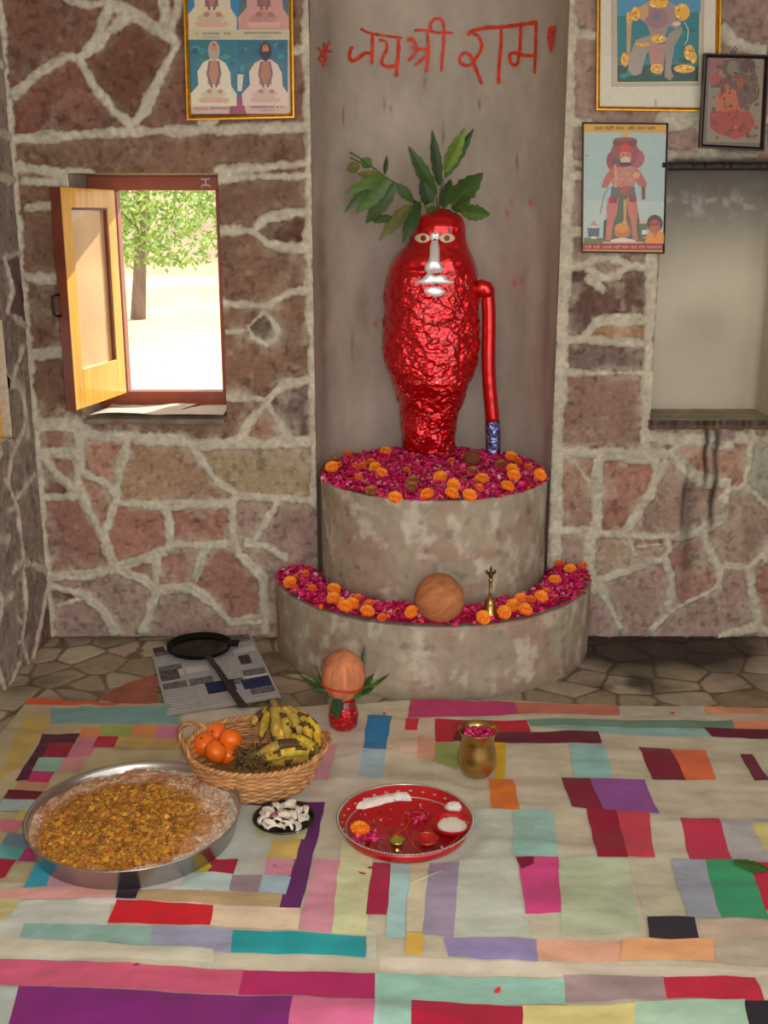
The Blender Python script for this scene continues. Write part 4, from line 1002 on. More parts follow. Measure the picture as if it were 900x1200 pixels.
PL([(355,582),(548,592),(543,647),(352,632)], (158,162,190)); PL([(60,578),(358,585),(353,630),(48,612)], (146,186,176)); PL([(0,612),(500,640),(500,668),(0,655)], (204,202,182)); PL([(560,268),(745,290),(738,310),(565,292)], (92,44,92)); PL([(725,288),(762,290),(705,546),(654,543)], (96,34,98))
PL([(640,375),(706,376),(694,428),(626,427)], (204,176,96)); PL([(626,428),(692,430),(680,470),(620,468)], (208,138,160)); PL([(495,420),(560,426),(550,462),(483,458)], (166,18,50)); PL([(470,380),(570,382),(562,424),(492,420)], (190,196,186)); PL([(562,426),(626,428),(618,468),(548,463)], (186,186,176)); PL([(545,465),(616,468),(605,509),(538,504)], (148,132,138)); PL([(616,470),(682,472),(670,513),(606,510)], (160,186,196))
PL([(425,435),(470,410),(496,440),(484,458)], (204,182,44)); PL([(440,455),(545,464),(538,504),(420,496)], (176,196,194)); PL([(465,392),(500,392),(495,416),(458,412)], (166,20,52)); PL([(736,426),(802,430),(776,602),(702,597)], (206,142,160)); PL([(802,380),(876,390),(860,606),(778,602)], (204,208,162)); PL([(600,340),(720,350),(712,376),(600,370)], (196,190,140))
PL([(288,440),(340,470),(320,525),(272,522)], (36,14,24)); PL([(0,660),(572,683),(560,742),(-5,722)], (204,92,122)); PL([(572,685),(880,692),(878,756),(560,742)], (178,40,100)); PL([(46,726),(684,750),(672,860),(-20,860)], (128,38,118)); PL([(684,752),(878,757),(872,860),(670,860)], (212,108,148)); PL([(-20,724),(46,728),(10,860),(-40,860)], (172,182,178)); PL([(880,690),(902,692),(902,860),(874,860)], (158,198,184))
PL([(875,430),(924,432),(908,558),(858,560)], (166,34,70)); PL([(862,88),(918,88),(905,168),(850,165)], (44,124,178)); PL([(850,168),(905,170),(895,235),(838,230)], (160,184,196)); PL([(750,150),(792,150),(770,236),(730,235)], (208,148,162)); PL([(860,592),(884,600),(880,660),(858,655)], (198,206,186))
PL([(500,30),(600,40),(598,52),(500,46)], (150,46,56)); PL([(760,36),(830,38),(826,60),(760,58)], (196,130,116))
# right half
PR([(62,50),(305,56),(315,84),(56,92)], (186,58,108)); PR([(305,56),(552,62),(552,86),(315,84)], (194,112,92)); PR([(552,62),(750,68),(752,94),(552,90)], (188,182,168)); PR([(750,68),(980,74),(980,86),(755,84)], (212,146,108)); PR([(752,84),(980,86),(980,104),(815,102)], (196,176,150)); PR([(52,93),(84,93),(77,123),(48,122)], (204,38,48))
PR([(118,94),(335,98),(345,130),(120,152)], (186,24,46)); PR([(120,130),(168,126),(166,152),(120,152)], (186,24,46)); PR([(335,98),(816,100),(822,123),(345,112)], (106,138,122)); PR([(345,112),(750,122),(765,138),(500,130),(345,127)][:4], (138,176,170)); PR([(818,102),(980,106),(980,126),(822,122)], (214,138,98)); PR([(168,126),(502,127),(510,156),(163,150)], (98,10,34))
PR([(745,118),(980,125),(980,148),(768,138)], (94,14,38)); PR([(118,152),(176,155),(172,212),(116,196)], (150,162,92)); PR([(38,150),(80,150),(80,178),(38,176)], (224,192,176)); PR([(80,138),(120,145),(118,192),(78,186)], (212,158,132)); PR([(260,152),(284,152),(284,236),(262,233)], (204,164,32)); PR([(245,233),(302,235),(318,311),(252,308)], (214,114,34))
PR([(435,156),(516,160),(536,236),(446,235)], (144,188,188)); PR([(595,163),(672,166),(705,241),(628,240)], (124,20,44)); PR([(672,166),(752,168),(778,240),(705,241)], (220,110,66)); PR([(833,174),(862,175),(904,242),(868,243)], (110,24,54)); PR([(415,234),(481,237),(520,313),(440,307)], (124,20,44)); PR([(481,238),(610,242),(645,319),(516,313)], (140,78,148))
PR([(472,308),(545,312),(572,424),(500,424)], (146,20,50)); PR([(545,312),(620,316),(634,426),(572,422)], (196,64,84)); PR([(695,327),(785,330),(813,427),(714,430)], (190,48,80)); PR([(305,310),(395,312),(409,421),(301,419)], (148,188,178)); PR([(314,423),(408,421),(416,556),(330,558)], (200,68,128)); PR([(308,423),(350,422),(350,438),(322,450)], (120,10,50))
PR([(670,430),(752,431),(790,569),(711,563)], (150,156,168)); PR([(750,431),(850,432),(902,571),(788,569)], (58,148,104)); PR([(852,437),(980,437),(985,560),(893,548)], (180,34,64)); PR([(618,565),(726,566),(738,621),(620,614)], (44,40,48)); PR([(355,615),(560,618),(560,668),(358,667)], (222,170,142)); PR([(558,616),(772,616),(777,672),(556,668)], (226,168,120)); PR([(140,610),(356,614),(358,668),(150,656)], (150,140,186))
PR([(106,430),(176,430),(163,609),(88,602)], (158,148,172)); PR([(16,432),(62,434),(46,614),(4,612)], (164,202,202)); PR([(50,598),(91,600),(90,656),(50,652)], (214,178,80)); PR([(62,434),(106,434),(90,598),(50,596)], (204,196,166)); PR([(772,618),(980,622),(980,690),(779,672)], (182,172,152)); PR([(-10,692),(420,706),(427,762),(-10,766)], (148,194,178)); PR([(420,700),(656,706),(663,759),(424,759)], (158,138,138)); PR([(654,708),(866,706),(890,767),(662,759)], (190,38,64))
PR([(-12,764),(66,762),(62,860),(-12,860)], (150,190,176)); PR([(64,760),(322,768),(324,860),(60,860)], (174,28,60)); PR([(322,766),(586,769),(590,860),(324,860)], (214,204,138)); PR([(586,766),(846,763),(860,860),(590,860)], (168,202,178)); PR([(846,767),(980,768),(980,860),(858,860)], (40,34,40)); PR([(866,706),(980,706),(980,768),(890,766)], (196,186,170)); PR([(0,830),(0,832),(1,832),(1,830)], (40,34,40))
PR([(860,340),(980,345),(980,425),(905,425)], (200,190,120))
mb = MB()
Bc = (190, 184, 162)
out = [onZ(x, y) for x, y in ((33, 822), (150, 829), (260, 834), (380, 828), (480, 824), (560, 824), (640, 826), (720, 829), (820, 832), (960, 835), (1080, 838))]
yb = [p.y for p in out]; xb = [p.x for p in out]
lft = [onZ(33, 822), onZ(0, 865), onZ(-60, 950), onZ(-200, 1140)]
ly = [p.y for p in lft][::-1]; lx_ = [p.x for p in lft][::-1]
nx_, ny_ = 420, 300; vs = []; fs = []; cs = []
Y_lo = 1.35
for i in range(nx_+1):
    for j in range(ny_+1):
        s, t = i/nx_, j/ny_
        yt = 3.2; y_ = Y_lo+(yt-Y_lo)*t
        x_l = np.interp(y_, ly, lx_)+.006*mnoise.noise(Vector((y_*9, 0, 3))); x_r = 1.75
        x_ = x_l+(x_r-x_l)*s
        ytop = float(np.interp(x_, xb, yb))+.006*mnoise.noise(Vector((x_*8, 0, 0)))
        y_ = Y_lo+(ytop-Y_lo)*t
        z_ = bl_h(x_, y_)
        if i in (0, nx_) or j in (0, ny_): z_ = .001
        vs.append((x_, y_, z_))
for i in range(nx_):
    for j in range(ny_): k = i*(ny_+1)+j; fs.append((k, k+ny_+1, k+ny_+2, k+1)); cs.append(clin(Bc, K_ALB))
mb.add(vs, fs, cs)
DONE = []
for (q, c) in PATCH:
    w_ = [onZ(*p) for p in q]
    bb = (min(p.x for p in w_)-.004, max(p.x for p in w_)+.004, min(p.y for p in w_)-.004, max(p.y for p in w_)+.004)
    li = 1+max([k[4] for k in DONE if k[0] < bb[1] and k[1] > bb[0] and k[2] < bb[3] and k[3] > bb[2]] or [0]); DONE.append(bb+(li,))
    le = max((w_[1]-w_[0]).length, (w_[2]-w_[3]).length); lf = max((w_[3]-w_[0]).length, (w_[2]-w_[1]).length)
    n = max(3, int(le/.007)); m_ = max(3, int(lf/.006)); vs = []; fs = []
    for i in range(n+1):
        for j in range(m_+1):
            s, t = i/n, j/m_
            p = w_[0]*(1-s)*(1-t)+w_[1]*s*(1-t)+w_[2]*s*t+w_[3]*(1-s)*t
            p = p+Vector((mnoise.noise(Vector((p.x*14, p.y*14, 5))), mnoise.noise(Vector((p.x*14, p.y*14, 9))), 0))*.004
            yt = float(np.interp(p.x, xb, yb))-.003
            p.x = max(p.x, float(np.interp(p.y, ly, lx_))+.003); p.x = min(p.x, 1.745)
            p.y = max(min(p.y, yt), Y_lo)
            vs.append((p.x, p.y, bl_h(p.x, p.y)+.0008+.00022*li))
    for i in range(n):
        for j in range(m_): k = i*(m_+1)+j; fs.append((k, k+m_+1, k+m_+2, k+1))
    mb.add(vs, fs, clin(c, K_ALB*.94))
# orient normals up
F2 = []
for f in mb.f:
    a, b, c = (Vector(mb.v[f[0]]), Vector(mb.v[f[1]]), Vector(mb.v[f[2]]))
    F2.append(f if (b-a).cross(c-a).z >= 0 else f[::-1])
mb.f = F2
tag(mb.build('patchwork_blanket', M_cloth), 'wide patchwork blanket of pale and bright coloured squares spread over the floor', 'blanket')
ZB = .013

# ================================================================== THINGS ON THE FLOOR
M_steel = mat('worn_stainless_steel', clin((186, 182, 178)), rough=.28, metal=.95, bump=.1, bscale=20)
M_black = mat('black_seasoned_iron', clin((14, 12, 11)), rough=.6, metal=0, spec=.2, nscale=20, namt=.3, bump=.2)
M_pool = mat('black_oil_surface', clin((8, 7, 7)), rough=.12, spec=.15)
# newspaper sheet under the griddle
c4 = [onZ(197, 846), onZ(330, 824), onZ(291, 739), onZ(176, 760)]
c4 = [Vector((p.x, p.y, .004)) for p in c4]; c4[0].z = .02; c4[1].z = .02
o = news_sheet('newspaper', c4, .004, '', 9, .0035, 4, ((.40, .66, .18, .34, (44, 52, 96)), (.72, .98, .16, .30, (50, 54, 100)), (.02, .2, .45, .6, (96, 92, 96)), (.3, .45, .8, .92, (80, 78, 84)), (.78, .9, .5, .64, (80, 70, 74)), (.02, .12, .9, .99, (90, 60, 60))), 0, (176, 172, 172))
tag(o, 'printed newspaper page with blue pictures spread on the floor under the black griddle', 'newspaper')
# griddle
g0 = onZ(234, 759, .02); gr_ = tag(empty('griddle', (g0.x, g0.y, .008)), 'round black iron griddle with a long handle lying on the newspaper', 'griddle')
Rg = 38/1300*(g0.y*math.cos(TH)+1.48*math.sin(TH))
mb = MB(); mb.lathe([(0.001, 0), (Rg*.6, 0), (Rg*.93, .010), (Rg, .024), (Rg*1.0, .027), (Rg*.965, .026), (Rg*.90, .014), (Rg*.6, .006), (.001, .005)], 56, caps=False); mb.build('pan', M_black, gr_)
mb = MB(); mb.lathe([(.001, .0125), (Rg*.86, .0125)], 48, caps=False); mb.f = [f[::-1] for f in mb.f]; mb.build('oil', M_pool, gr_)
h1 = onZ(285, 829, .03)-Vector((g0.x, g0.y, .008)); d_ = Vector((h1.x, h1.y, 0)).normalized()
mb = MB(); pA = d_*Rg*.97+Vector((0, 0, .02)); n = Vector((-d_.y, d_.x, 0))
pts = [pA, pA.lerp(h1, .3)+Vector((0, 0, .006)), pA.lerp(h1, .7), h1]
vs = []; fs = []
for i, p in enumerate(pts):
    ww = [.010, .009, .011, .012][i]
    vs += [p-n*ww, p+n*ww, p+n*ww+Vector((0, 0, .006)), p-n*ww+Vector((0, 0, .006))]
for i in range(3):
    for k in range(4): a = i*4+k; b = i*4+(k+1) % 4; fs.append((a, b, b+4, a+4))
fs += [(3, 2, 1, 0), (12, 13, 14, 15)]
mb.add(vs, fs); mb.build('handle', mat('dark_worn_iron', clin((58, 48, 44)), rough=.5, metal=.5, nscale=30, namt=.3), gr_, smooth=False)
e1 = onZ(271, 757, .03)-Vector((g0.x, g0.y, .008)); mb = MB(); mb.box(Rg*.9, e1.x+.022, .0, .045, .016, .024); mb.build('side_lug', M_black, gr_, smooth=False)

# ---- big steel platter of yellow crumble
def scale_at(p): return 1300/(p.y*math.cos(TH)+(1.5-p.z)*math.sin(TH))
pc = onZ(158, 958, .055); Rp = 124/scale_at(pc); 
pl = tag(empty('steel_platter', (pc.x, pc.y, ZB-.003)), 'very large round stainless steel platter heaped with yellow sweet crumble on the blanket', 'platter')
Hp = .060
prof_ = [(.001, 0), (Rp*.91, 0), (Rp*.94, .006), (Rp*.985, Hp*.92), (Rp*1.0, Hp), (Rp*1.002, Hp+.003), (Rp*.985, Hp+.002), (Rp*.965, Hp*.86), (Rp*.925, .009), (Rp*.9, .003), (.001, .003)]
mb = MB(); mb.lathe(prof_, 96, caps=False); mb.build('tray', M_steel, pl)
M_food = mat('crumbled_sweet', vcol=True, rough=.85, bump=.5, bscale=120, bdist=.003, sub=.0)
def rel_h(x, y):   # heap of crumble, lower at upper right where flour shows
    r = math.hypot(x, y)/Rp; 
    return .040+.020*max(0, 1-(r/.95)**4)+.010*mnoise.noise(Vector((x*16, y*16, 2)))+.005*mnoise.noise(Vector((x*45, y*45, 2)))
nr, na_ = 60, 150; vs = []; fs = []; cs = []
for i in range(nr+1):
    for j in range(na_):
        r = Rp*.962*(i+.01)/nr; a = 2*PI*j/na_; x, y = r*math.cos(a), r*math.sin(a); z = rel_h(x, y)
        vs.append((x, y, z))
def fcol(x, y):
    r = math.hypot(x-.0, y)/Rp; n1 = mnoise.noise(Vector((x*14, y*14, 8)))*.5+mnoise.noise(Vector((x*50, y*50, 1)))*.35
    e = math.hypot(x+.02, y+.055)/Rp+n1*.16   # crumble patch sits toward the viewer
    if e > .80: base_ = (206, 176, 148) if n1 > -.05 else (190, 140, 104)
    elif e > .70: base_ = (190, 134, 84)
    else:
        base_ = (186, 132, 42) if n1 > 0 else (160, 104, 30)
    if r > .88 and x*.5+y*.2 > -.05: base_ = (208, 192, 172)
    return base_
for i in range(nr):
    for j in range(na_):
        j2 = (j+1) % na_; fs.append((i*na_+j, (i+1)*na_+j, (i+1)*na_+j2, i*na_+j2)); v = vs[i*na_+j]; k = random.uniform(.85, 1.1)
        c = fcol(v[0], v[1]); cs.append(clin(tuple(min(255, q*k) for q in c)))
mb = MB(); mb.add(vs, fs, cs)
rnd = random.Random(21)
YC_ = [(196, 138, 40), (176, 116, 30), (212, 158, 58), (150, 92, 26), (206, 170, 90), (186, 116, 44), (170, 124, 44)]
for k in range(7500):
    a = rnd.uniform(0, 2*PI); r = Rp*.95*math.sqrt(rnd.random()); x, y = r*math.cos(a), r*math.sin(a)
    c = fcol(x, y)
    if c[0] < 188 and c[2] < 60: c = rnd.choice(YC_)
    elif rnd.random() < .7: continue
    s_ = rnd.uniform(.0015, .004) if c[2] > 75 else rnd.uniform(.0025, .0065) if rnd.random() < .95 else rnd.uniform(.007, .011)
    p = Vector((x, y, rel_h(x, y)+s_*.15))
    R_ = Matrix.Rotation(rnd.uniform(0, 6), 3, 'Z') @ Matrix.Rotation(rnd.uniform(-.8, .8), 3, 'X')
    v8 = [R_ @ Vector((dx*s_*rnd.uniform(.5, 1), dy*s_*rnd.uniform(.4, .9), dz*s_*rnd.uniform(.3, .7)))+p for dx, dy, dz in ((-1,-1,-1),(1,-1,-1),(1,1,-1),(-1,1,-1),(-1,-1,1),(1,-1,1),(1,1,1),(-1,1,1))]
    kk = rnd.uniform(.8, 1.12)
    mb.add(v8, [(0,3,2,1),(4,5,6,7),(0,1,5,4),(1,2,6,5),(2,3,7,6),(3,0,4,7)], clin(tuple(min(255, q*kk) for q in c)))
o = mb.build('sweet_crumble', M_food, smooth=False); o.location = (pc.x, pc.y, ZB)
tag(o, 'loose golden yellow sweet crumble with pale flour round its edge, filling the big platter', 'sweets', kind='stuff')

# ---- wicker basket
bc = onZ(300, 882, .09); 
bk = tag(empty('wicker_basket', (bc.x, bc.y, ZB), -.04), 'oval woven wicker basket with two loop handles, holding oranges and bananas', 'basket')
M_wick = mat('tan_wicker', vcol=True, rough=.6, nscale=30, namt=.2, bump=.2, bscale=80)
sb = scale_at(bc); ax_ = 80/sb; ay_ = 34/sb/math.sin(TH+math.atan((882-600)/1300.)); ay_ = max(ay_, .12); HB = .092
print('basket', bc, ax_, ay_)
def bxy(a, k, off=0): # k=0 bottom..1 top
    f = .80+.20*k; return Vector(((ax_*f+off)*math.cos(a), (ay_*f+off)*math.sin(a), .006+(HB-.006)*k))
WC = [(196, 146, 92), (184, 130, 78), (206, 160, 106), (170, 116, 70)]
mb = MB(); NS = 46
for row in range(13):
    k = row/12; pts = []
    for i in range(NS*4):
        a = 2*PI*i/(NS*4); pts.append(bxy(a, k, .0032*math.cos(a*NS/2+PI*row)))
    mb.tube(pts, .0042, 6, closed=True, col=clin(random.choice(WC)))
for i in range(NS):
    a = 2*PI*(i+.0)/NS; mb.tube([bxy(a, 0), bxy(a, .5), bxy(a, 1.02)], .0022, 5, col=clin((150, 104, 62)))
vs = [Vector((0, 0, .006))]+[bxy(2*PI*i/60, 0) for i in range(60)]; mb.add(vs, [(0, 1+i, 1+(i+1) % 60) for i in range(60)], clin((170, 124, 78)))
mb.build('woven_body', M_wick, bk)
for ph in (0, PI):
    mb = MB() if ph == 0 else mb
    pts = []
    for i in range(260):
        a = 2*PI*i/260; p = bxy(a, 1.05); q = a*34+ph; pts.append(p+Vector((math.cos(a)*.004*math.cos(q), math.sin(a)*.004*math.cos(q), .004*math.sin(q)+.004)))
    mb.tube(pts, .0048, 6, closed=True, col=clin(WC[0] if ph else WC[1]))
mb.build('braided_rim', M_wick, bk)
for sgn, hh_ in ((-1, .050), (1, .022)):
    mb = MB()
    for ph in (0, PI):
        pts = []
        for i in range(61):
            t = i/60; a = (PI if sgn < 0 else 0)+(t-.5)*1.15*(1 if sgn > 0 else 1); p = bxy(a, 1.0); lf = math.sin(PI*t)
            p = p+Vector((sgn*.016*lf, 0, hh_*lf**.6+.002)); q = t*22+ph
            pts.append(p+Vector((.0035*math.cos(q), 0, .0035*math.sin(q))))
        mb.tube(pts, .0045, 6, col=clin(WC[3] if ph else WC[0]))
    mb.build('handle', M_wick, bk)
# oranges
M_orange = mat('orange_peel', vcol=True, rough=.42, bump=.25, bscale=220, bdist=.001, spec=.5, coat=.2)
def orange(R=.033):
    mb = MB()
    def fn(q, p):
        z = q.z*(.88); k = 1-.10*math.exp(-((1-p.z)/.06)); return Vector((q.x*k, q.y*k, z-.10*R*math.exp(-((1-p.z)/.03))))
    mb.ball((0, 0, 0), R, 28, clin((238, 108, 12)), fn=fn)
    return mb
om = None; rnd = random.Random(5)
OR = [((239,872), .075), ((253,860), .078), ((270,867), .085), ((253,881), .070), ((268,884), .052)]
orp = []
for i, ((px, py), z) in enumerate(OR):
    p = onZ(px, py, z+ZB)
    if om is None:
        om = orange().build('orange', M_orange)
        mbx = MB(); mbx.lathe([(.001, .0262), (.004, .0265), (.003, .029), (.001, .029)], 8, col=clin((90, 96, 40))); mbx.build('stem_end', M_stem, om); o = om
    else: o = dup(om)
    o.location = p; o.rotation_euler = (rnd.uniform(-.9, .9), rnd.uniform(-.9, .9), rnd.uniform(0, 6)); orp.append(o)
for o, l in zip(orp, ('orange nearest the left end of the wicker basket', 'orange at the back of the cluster against the basket wall', 'large orange closest to the bananas', 'orange at the front of the cluster between two others', 'orange lying lowest, half hidden beneath its neighbours at the basket front')): tag(o, l, 'orange', 'oranges in the basket')
# bananas
M_ban = mat('ripe_spotted_banana_peel', vcol=True, rough=.5, nscale=38, namt=.30, bump=.1, spec=.35)
def banana_mb(pts, r, cols, rnd):
    # quadratic curve through 3 points, 5-sided
    A_, B_, C_ = [Vector(p) for p in pts]; n = 18; P_ = []; R_ = []
    for i in range(n+1):
        t = i/n; P_.append(A_*(1-t)**2+B_*2*t*(1-t)+C_*t*t)
        R_.append(r*(.32+.68*min(1, t/.18)) if t < .18 else r*(1 if t < .72 else max(.22, 1-((t-.72)/.28)**1.7*.85)))
    mb = MB(); mb.tube(P_, R_, 10, clin(cols[0]), caps=True)
    for k in range(len(mb.f)):
        i = k//10; v = rnd.random(); c = cols[0]
        if i < 3 or i > 16: c = cols[1]
        elif (mnoise.noise(Vector(mb.v[mb.f[k][0]])*34) > .22): c = cols[1]
        elif v < .12: c = cols[2]
        mb.c[k] = clin(tuple(min(255, q*rnd.uniform(.92, 1.06)) for q in c))
    return mb
def bunch(lab, crown_px, crown_z, bans, seed):
    rnd = random.Random(seed); cr = onZ(*crown_px, crown_z); t = tag(empty('banana_bunch', cr), lab, 'bananas', None)
    mb = MB(); mb.tube([Vector((0, 0, -.01)), Vector((.0, .0, .012)), Vector((-.008, .004, .026))], [.015, .012, .008], 8, clin((120, 100, 44)))
    mb.build('stem', M_ban, t)
    for (m_, z1_, e_, z2_, r) in bans:
        A_ = Vector((rnd.uniform(-.008, .008), rnd.uniform(-.006, .006), 0)); B_ = onZ(*m_, z1_)-cr; C_ = onZ(*e_, z2_)-cr
        cols = rnd.choice([[(206, 174, 56), (96, 68, 34), (222, 194, 80)], [(188, 156, 52), (90, 62, 32), (206, 176, 66)], [(170, 142, 58), (84, 60, 34), (192, 166, 76)]])
        banana_mb([A_, B_, C_], r, cols, rnd).build('banana', M_ban, t)
    return t
bunch('over-ripe banana bunch leaning on the back right of the wicker basket with its stem up', (322, 830), .15+ZB,
 [((312, 838), .14, (306, 868), .10, .014), ((325, 836), .17, (322, 872), .11, .015), ((338, 834), .17, (337, 872), .11, .015), ((350, 834), .165, (350, 866), .11, .0155), ((364, 836), .15, (362, 872), .10, .016), ((378, 838), .13, (374, 882), .09, .016), ((300, 835), .13, (296, 852), .11, .012), ((330, 846), .15, (330, 884), .085, .014)], 31)
bunch('yellow banana bunch with one long curved fruit lying at the front of the wicker basket', (372, 884), .085+ZB,
 [((346, 858), .135, (296, 888), .085, .016), ((352, 872), .12, (300, 893), .07, .015), ((362, 868), .13, (338, 862), .12, .0145), ((366, 874), .12, (352, 862), .11, .014), ((350, 890), .075, (310, 896), .06, .014)], 37)
M_straw = mat('dry_brown_stalks', vcol=True, rough=.9)
mb = MB(); rnd = random.Random(8); c0 = onZ(296, 884, .075+ZB)
for k in range(160):
    p = Vector((rnd.uniform(-.05, .06), rnd.uniform(-.03, .03), rnd.uniform(-.035, .012))); d_ = Vector((rnd.uniform(-1, 1), rnd.uniform(-1, 1), rnd.uniform(-.4, .5))).normalized()*rnd.uniform(.01, .03)
    mb.tube([p-d_, p+Vector((0, 0, .004)), p+d_], .0016, 4, clin(rnd.choice([(96, 76, 40), (120, 98, 50), (70, 54, 32), (140, 124, 70)])))
o = mb.build('dried_stalks', M_straw); o.location = c0; tag(o, 'tangle of dry brown stalks beside the oranges in the basket', 'stalks', kind='stuff')

# ---- coconuts
def coconut(name, R, H, lab, loc, tilt=(0, 0), thread=False, col=(178, 112, 68), tip=True):
    m = mat('coconut_husk', clin(col), rough=.85, nscale=60, namt=.32, bump=.9, bscale=90, bdist=.004, stretch=(1, 1, .14))
    t = tag(empty(name, loc), lab, 'coconut'); t.rotation_euler = (tilt[0], tilt[1], 0)
    def fn(q, p):
        a = math.atan2(p.y, p.x); k = 1+.035*math.cos(3*a)*(1-p.z*p.z)+.02*mnoise.noise(p*3)
        zz = q.z; return Vector((q.x*k, q.y*k, zz))
    mb = MB(); mb.ball((0, 0, 0), (R, R, H), 44, fn=fn); mb.build('shell', m, t)
    if tip:
        mb = MB(); rnd = random.Random(3)
        for k in range(26):
            a = rnd.uniform(0, 2*PI); mb.tube([(math.cos(a)*R*.22, math.sin(a)*R*.22, H*.98), (math.cos(a)*R*.1, math.sin(a)*R*.1, H*1.0), (math.cos(a)*R*.16+rnd.uniform(-.004, .004), math.sin(a)*R*.16, H*1.03+rnd.uniform(0, .003))], .0012, 4)
        mb.build('fibre_tuft', m, t)
    return t
c1 = onZ(515, 701, ZP0+.077); Rc = 29.5/scale_at(c1)
t = coconut('coconut', Rc, Rc*.97, 'round brown husked coconut resting on the petals of the low step', (c1.x, -0.0+c1.y, c1.z), (.3, .9), tip=False)
M_red = mat('vermilion_smear', clin((170, 40, 24)), rough=.7)
c2 = onY(402, 792, 3.06); Rk = 26/scale_at(c2); Hk = 31/scale_at(c2)
t = coconut('coconut', Rk, Hk, 'upright coconut tied with red thread and set in the mouth of the small red pot', c2, (-.05, .05), col=(192, 118, 78))
mb = MB(); mb.tube([Vector((Rk*1.0*math.cos(a), Rk*1.0*math.sin(a), -Hk*.32+.004*math.sin(a*2))) for a in [2*PI*i/48 for i in range(48)]], .0034, 6, closed=True); o = mb.build('red_thread', mat('red_thread', clin((190, 44, 26)), rough=.7), t); o['label'] = 'red thread wound round the coconut'
# brown coconut on the top bed
c3 = onZ(553, 534, ZP1+.055)
t = coconut('coconut', .030, .026, 'small dark brown coconut half sunk in petals at the foot of the foil staff', (c3.x, c3.y, ZP1+.045), (.5, .3), col=(120, 66, 40), tip=False)

# ---- pot dressed in red foil under the tied coconut
pk = Vector((c2.x, 3.06, 0)); zpt = c2.z-Hk*.80; 
M_redpot = mat('red_foil_with_silver_specks', clin((196, 16, 26)), rough=.3, metal=.5, bump=.6, bscale=60, bdist=.003, voro=.5, vscale=120, coat=.4)
kp = tag(empty('ritual_pot', (pk.x, pk.y, ZB-.004)), 'small red foil-dressed pot holding green leaves and the upright coconut', 'pot')
hp_ = zpt-ZB+.006; mb = MB()
mb.lathe([(.001, 0), (.030, 0), (.042, .012), (.045, hp_*.35), (.040, hp_*.62), (.034, hp_*.78), (.036, hp_*.92), (.043, hp_), (.041, hp_), (.033, hp_*.9), (.031, hp_*.78), (.001, hp_*.6)], 40, fn=lambda p, a: Vector((p.x*(1+.03*math.sin(a*11)), p.y*(1+.03*math.sin(a*11)), p.z)), caps=False)
mb.build('body', M_redpot, kp)
mb = MB()
for zz in (.80, .74, .86): mb.tube([Vector((.037*math.cos(a), .037*math.sin(a), hp_*zz+.002*math.sin(3*a))) for a in [2*PI*i/40 for i in range(40)]], .0018, 5, closed=True)
for i in range(40): a = 2.4*i; z = hp_*(.12+.5*((i*7) % 40)/40); r = .0455 if z < hp_*.45 else .0425; mb.ball((r*math.cos(a), r*math.sin(a), z), .0018, 6)
mb.build('silver_trim', M_steel, kp)
def Kc(x, y): return (340+x/7.5, 750+y/7.5)
lf = tag(empty('leaf_garnish', (pk.x, pk.y, zpt)), 'pointed green leaves fanned around the mouth of the small red pot', 'leaves'); o0 = Vector(lf.location)
for (x0_, y0_, x1_, y1_, w, col, ya, yb_) in [(320,470,70,300,44,G3,3.05,3.0),(320,480,200,300,40,G1,3.05,3.03),(330,470,210,430,50,G1,3.03,2.98),(310,470,250,250,46,G3,3.08,3.1),(610,460,740,295,60,G1,3.06,3.03),(590,500,770,370,70,G2,3.04,3.0),(700,430,880,295,34,G1,3.03,2.98),(600,490,740,420,50,G3,3.04,3.0),
   (620,340,660,45,50,G3,3.10,3.12),(430,500,400,700,110,(40,72,32),3.02,3.0),(540,500,620,500,60,G2,3.03,3.01),(350,500,340,560,60,G3,3.03,3.01)]:
    mb = MB(); leaf_mesh(mb, onY(*Kc(x0_, y0_), ya-.01), onY(*Kc(x1_, y1_), yb_), w/7.5/400, col, org=o0); mb.build('leaf', M_leaf, lf, smooth=False)

# ---- hand bell on the low step
M_brass = mat('aged_brass', clin((176, 140, 84)), rough=.3, metal=.9, nscale=30, namt=.15)
b0 = onZ(574, 722, ZP0+.012); sc = scale_at(b0); Hb = 62/sc/math.cos(math.radians(20)); r_ = 9.5/sc
be = tag(empty('hand_bell', (b0.x, b0.y, ZP0+.014)), 'slim brass hand bell with a figured handle standing among petals on the low step', 'bell')
mb = MB(); mb.lathe([(r_*1.0, 0), (r_*1.06, .003), (r_*.95, .010), (r_*.86, Hb*.14), (r_*.80, Hb*.15), (r_*.78, Hb*.20), (r_*.70, Hb*.21), (r_*.62, Hb*.27), (r_*.5, Hb*.30), (r_*.30, Hb*.36), (.001, Hb*.37)], 32, caps=False); mb.build('cup', M_brass, be)
mb = MB(); mb.lathe([(.001, Hb*.35), (.004, Hb*.36), (.0045, Hb*.42), (.006, Hb*.44), (.0045, Hb*.46), (.006, Hb*.55), (.0045, Hb*.60), (.006, Hb*.64), (.008, Hb*.67), (.005, Hb*.70), (.001, Hb*.71)], 20, caps=False); mb.build('handle', M_brass, be)
M_brd = mat('dark_brass', clin((90, 62, 34)), rough=.4, metal=.85)
mb = MB(); zt_ = Hb*.70
mb.ball((0, 0, zt_+.010), (.007, .006, .012), 12); mb.ball((0, 0, zt_+.030), (.0045, .0045, .0055), 12); mb.tube([(0, 0, zt_+.02), (.0, 0, zt_+.027)], .003, 8)
for s_ in (-1, 1): mb.tube([(s_*.003, 0, zt_+.014), (s_*.012, 0, zt_+.018), (s_*.014, -.002, zt_+.026)], [.004, .005, .003], 8)
mb.tube([(0, 0, zt_+.033), (.001, 0, zt_+.042)], [.003, .001], 8)
mb.build('finial_figure', M_brd, be)

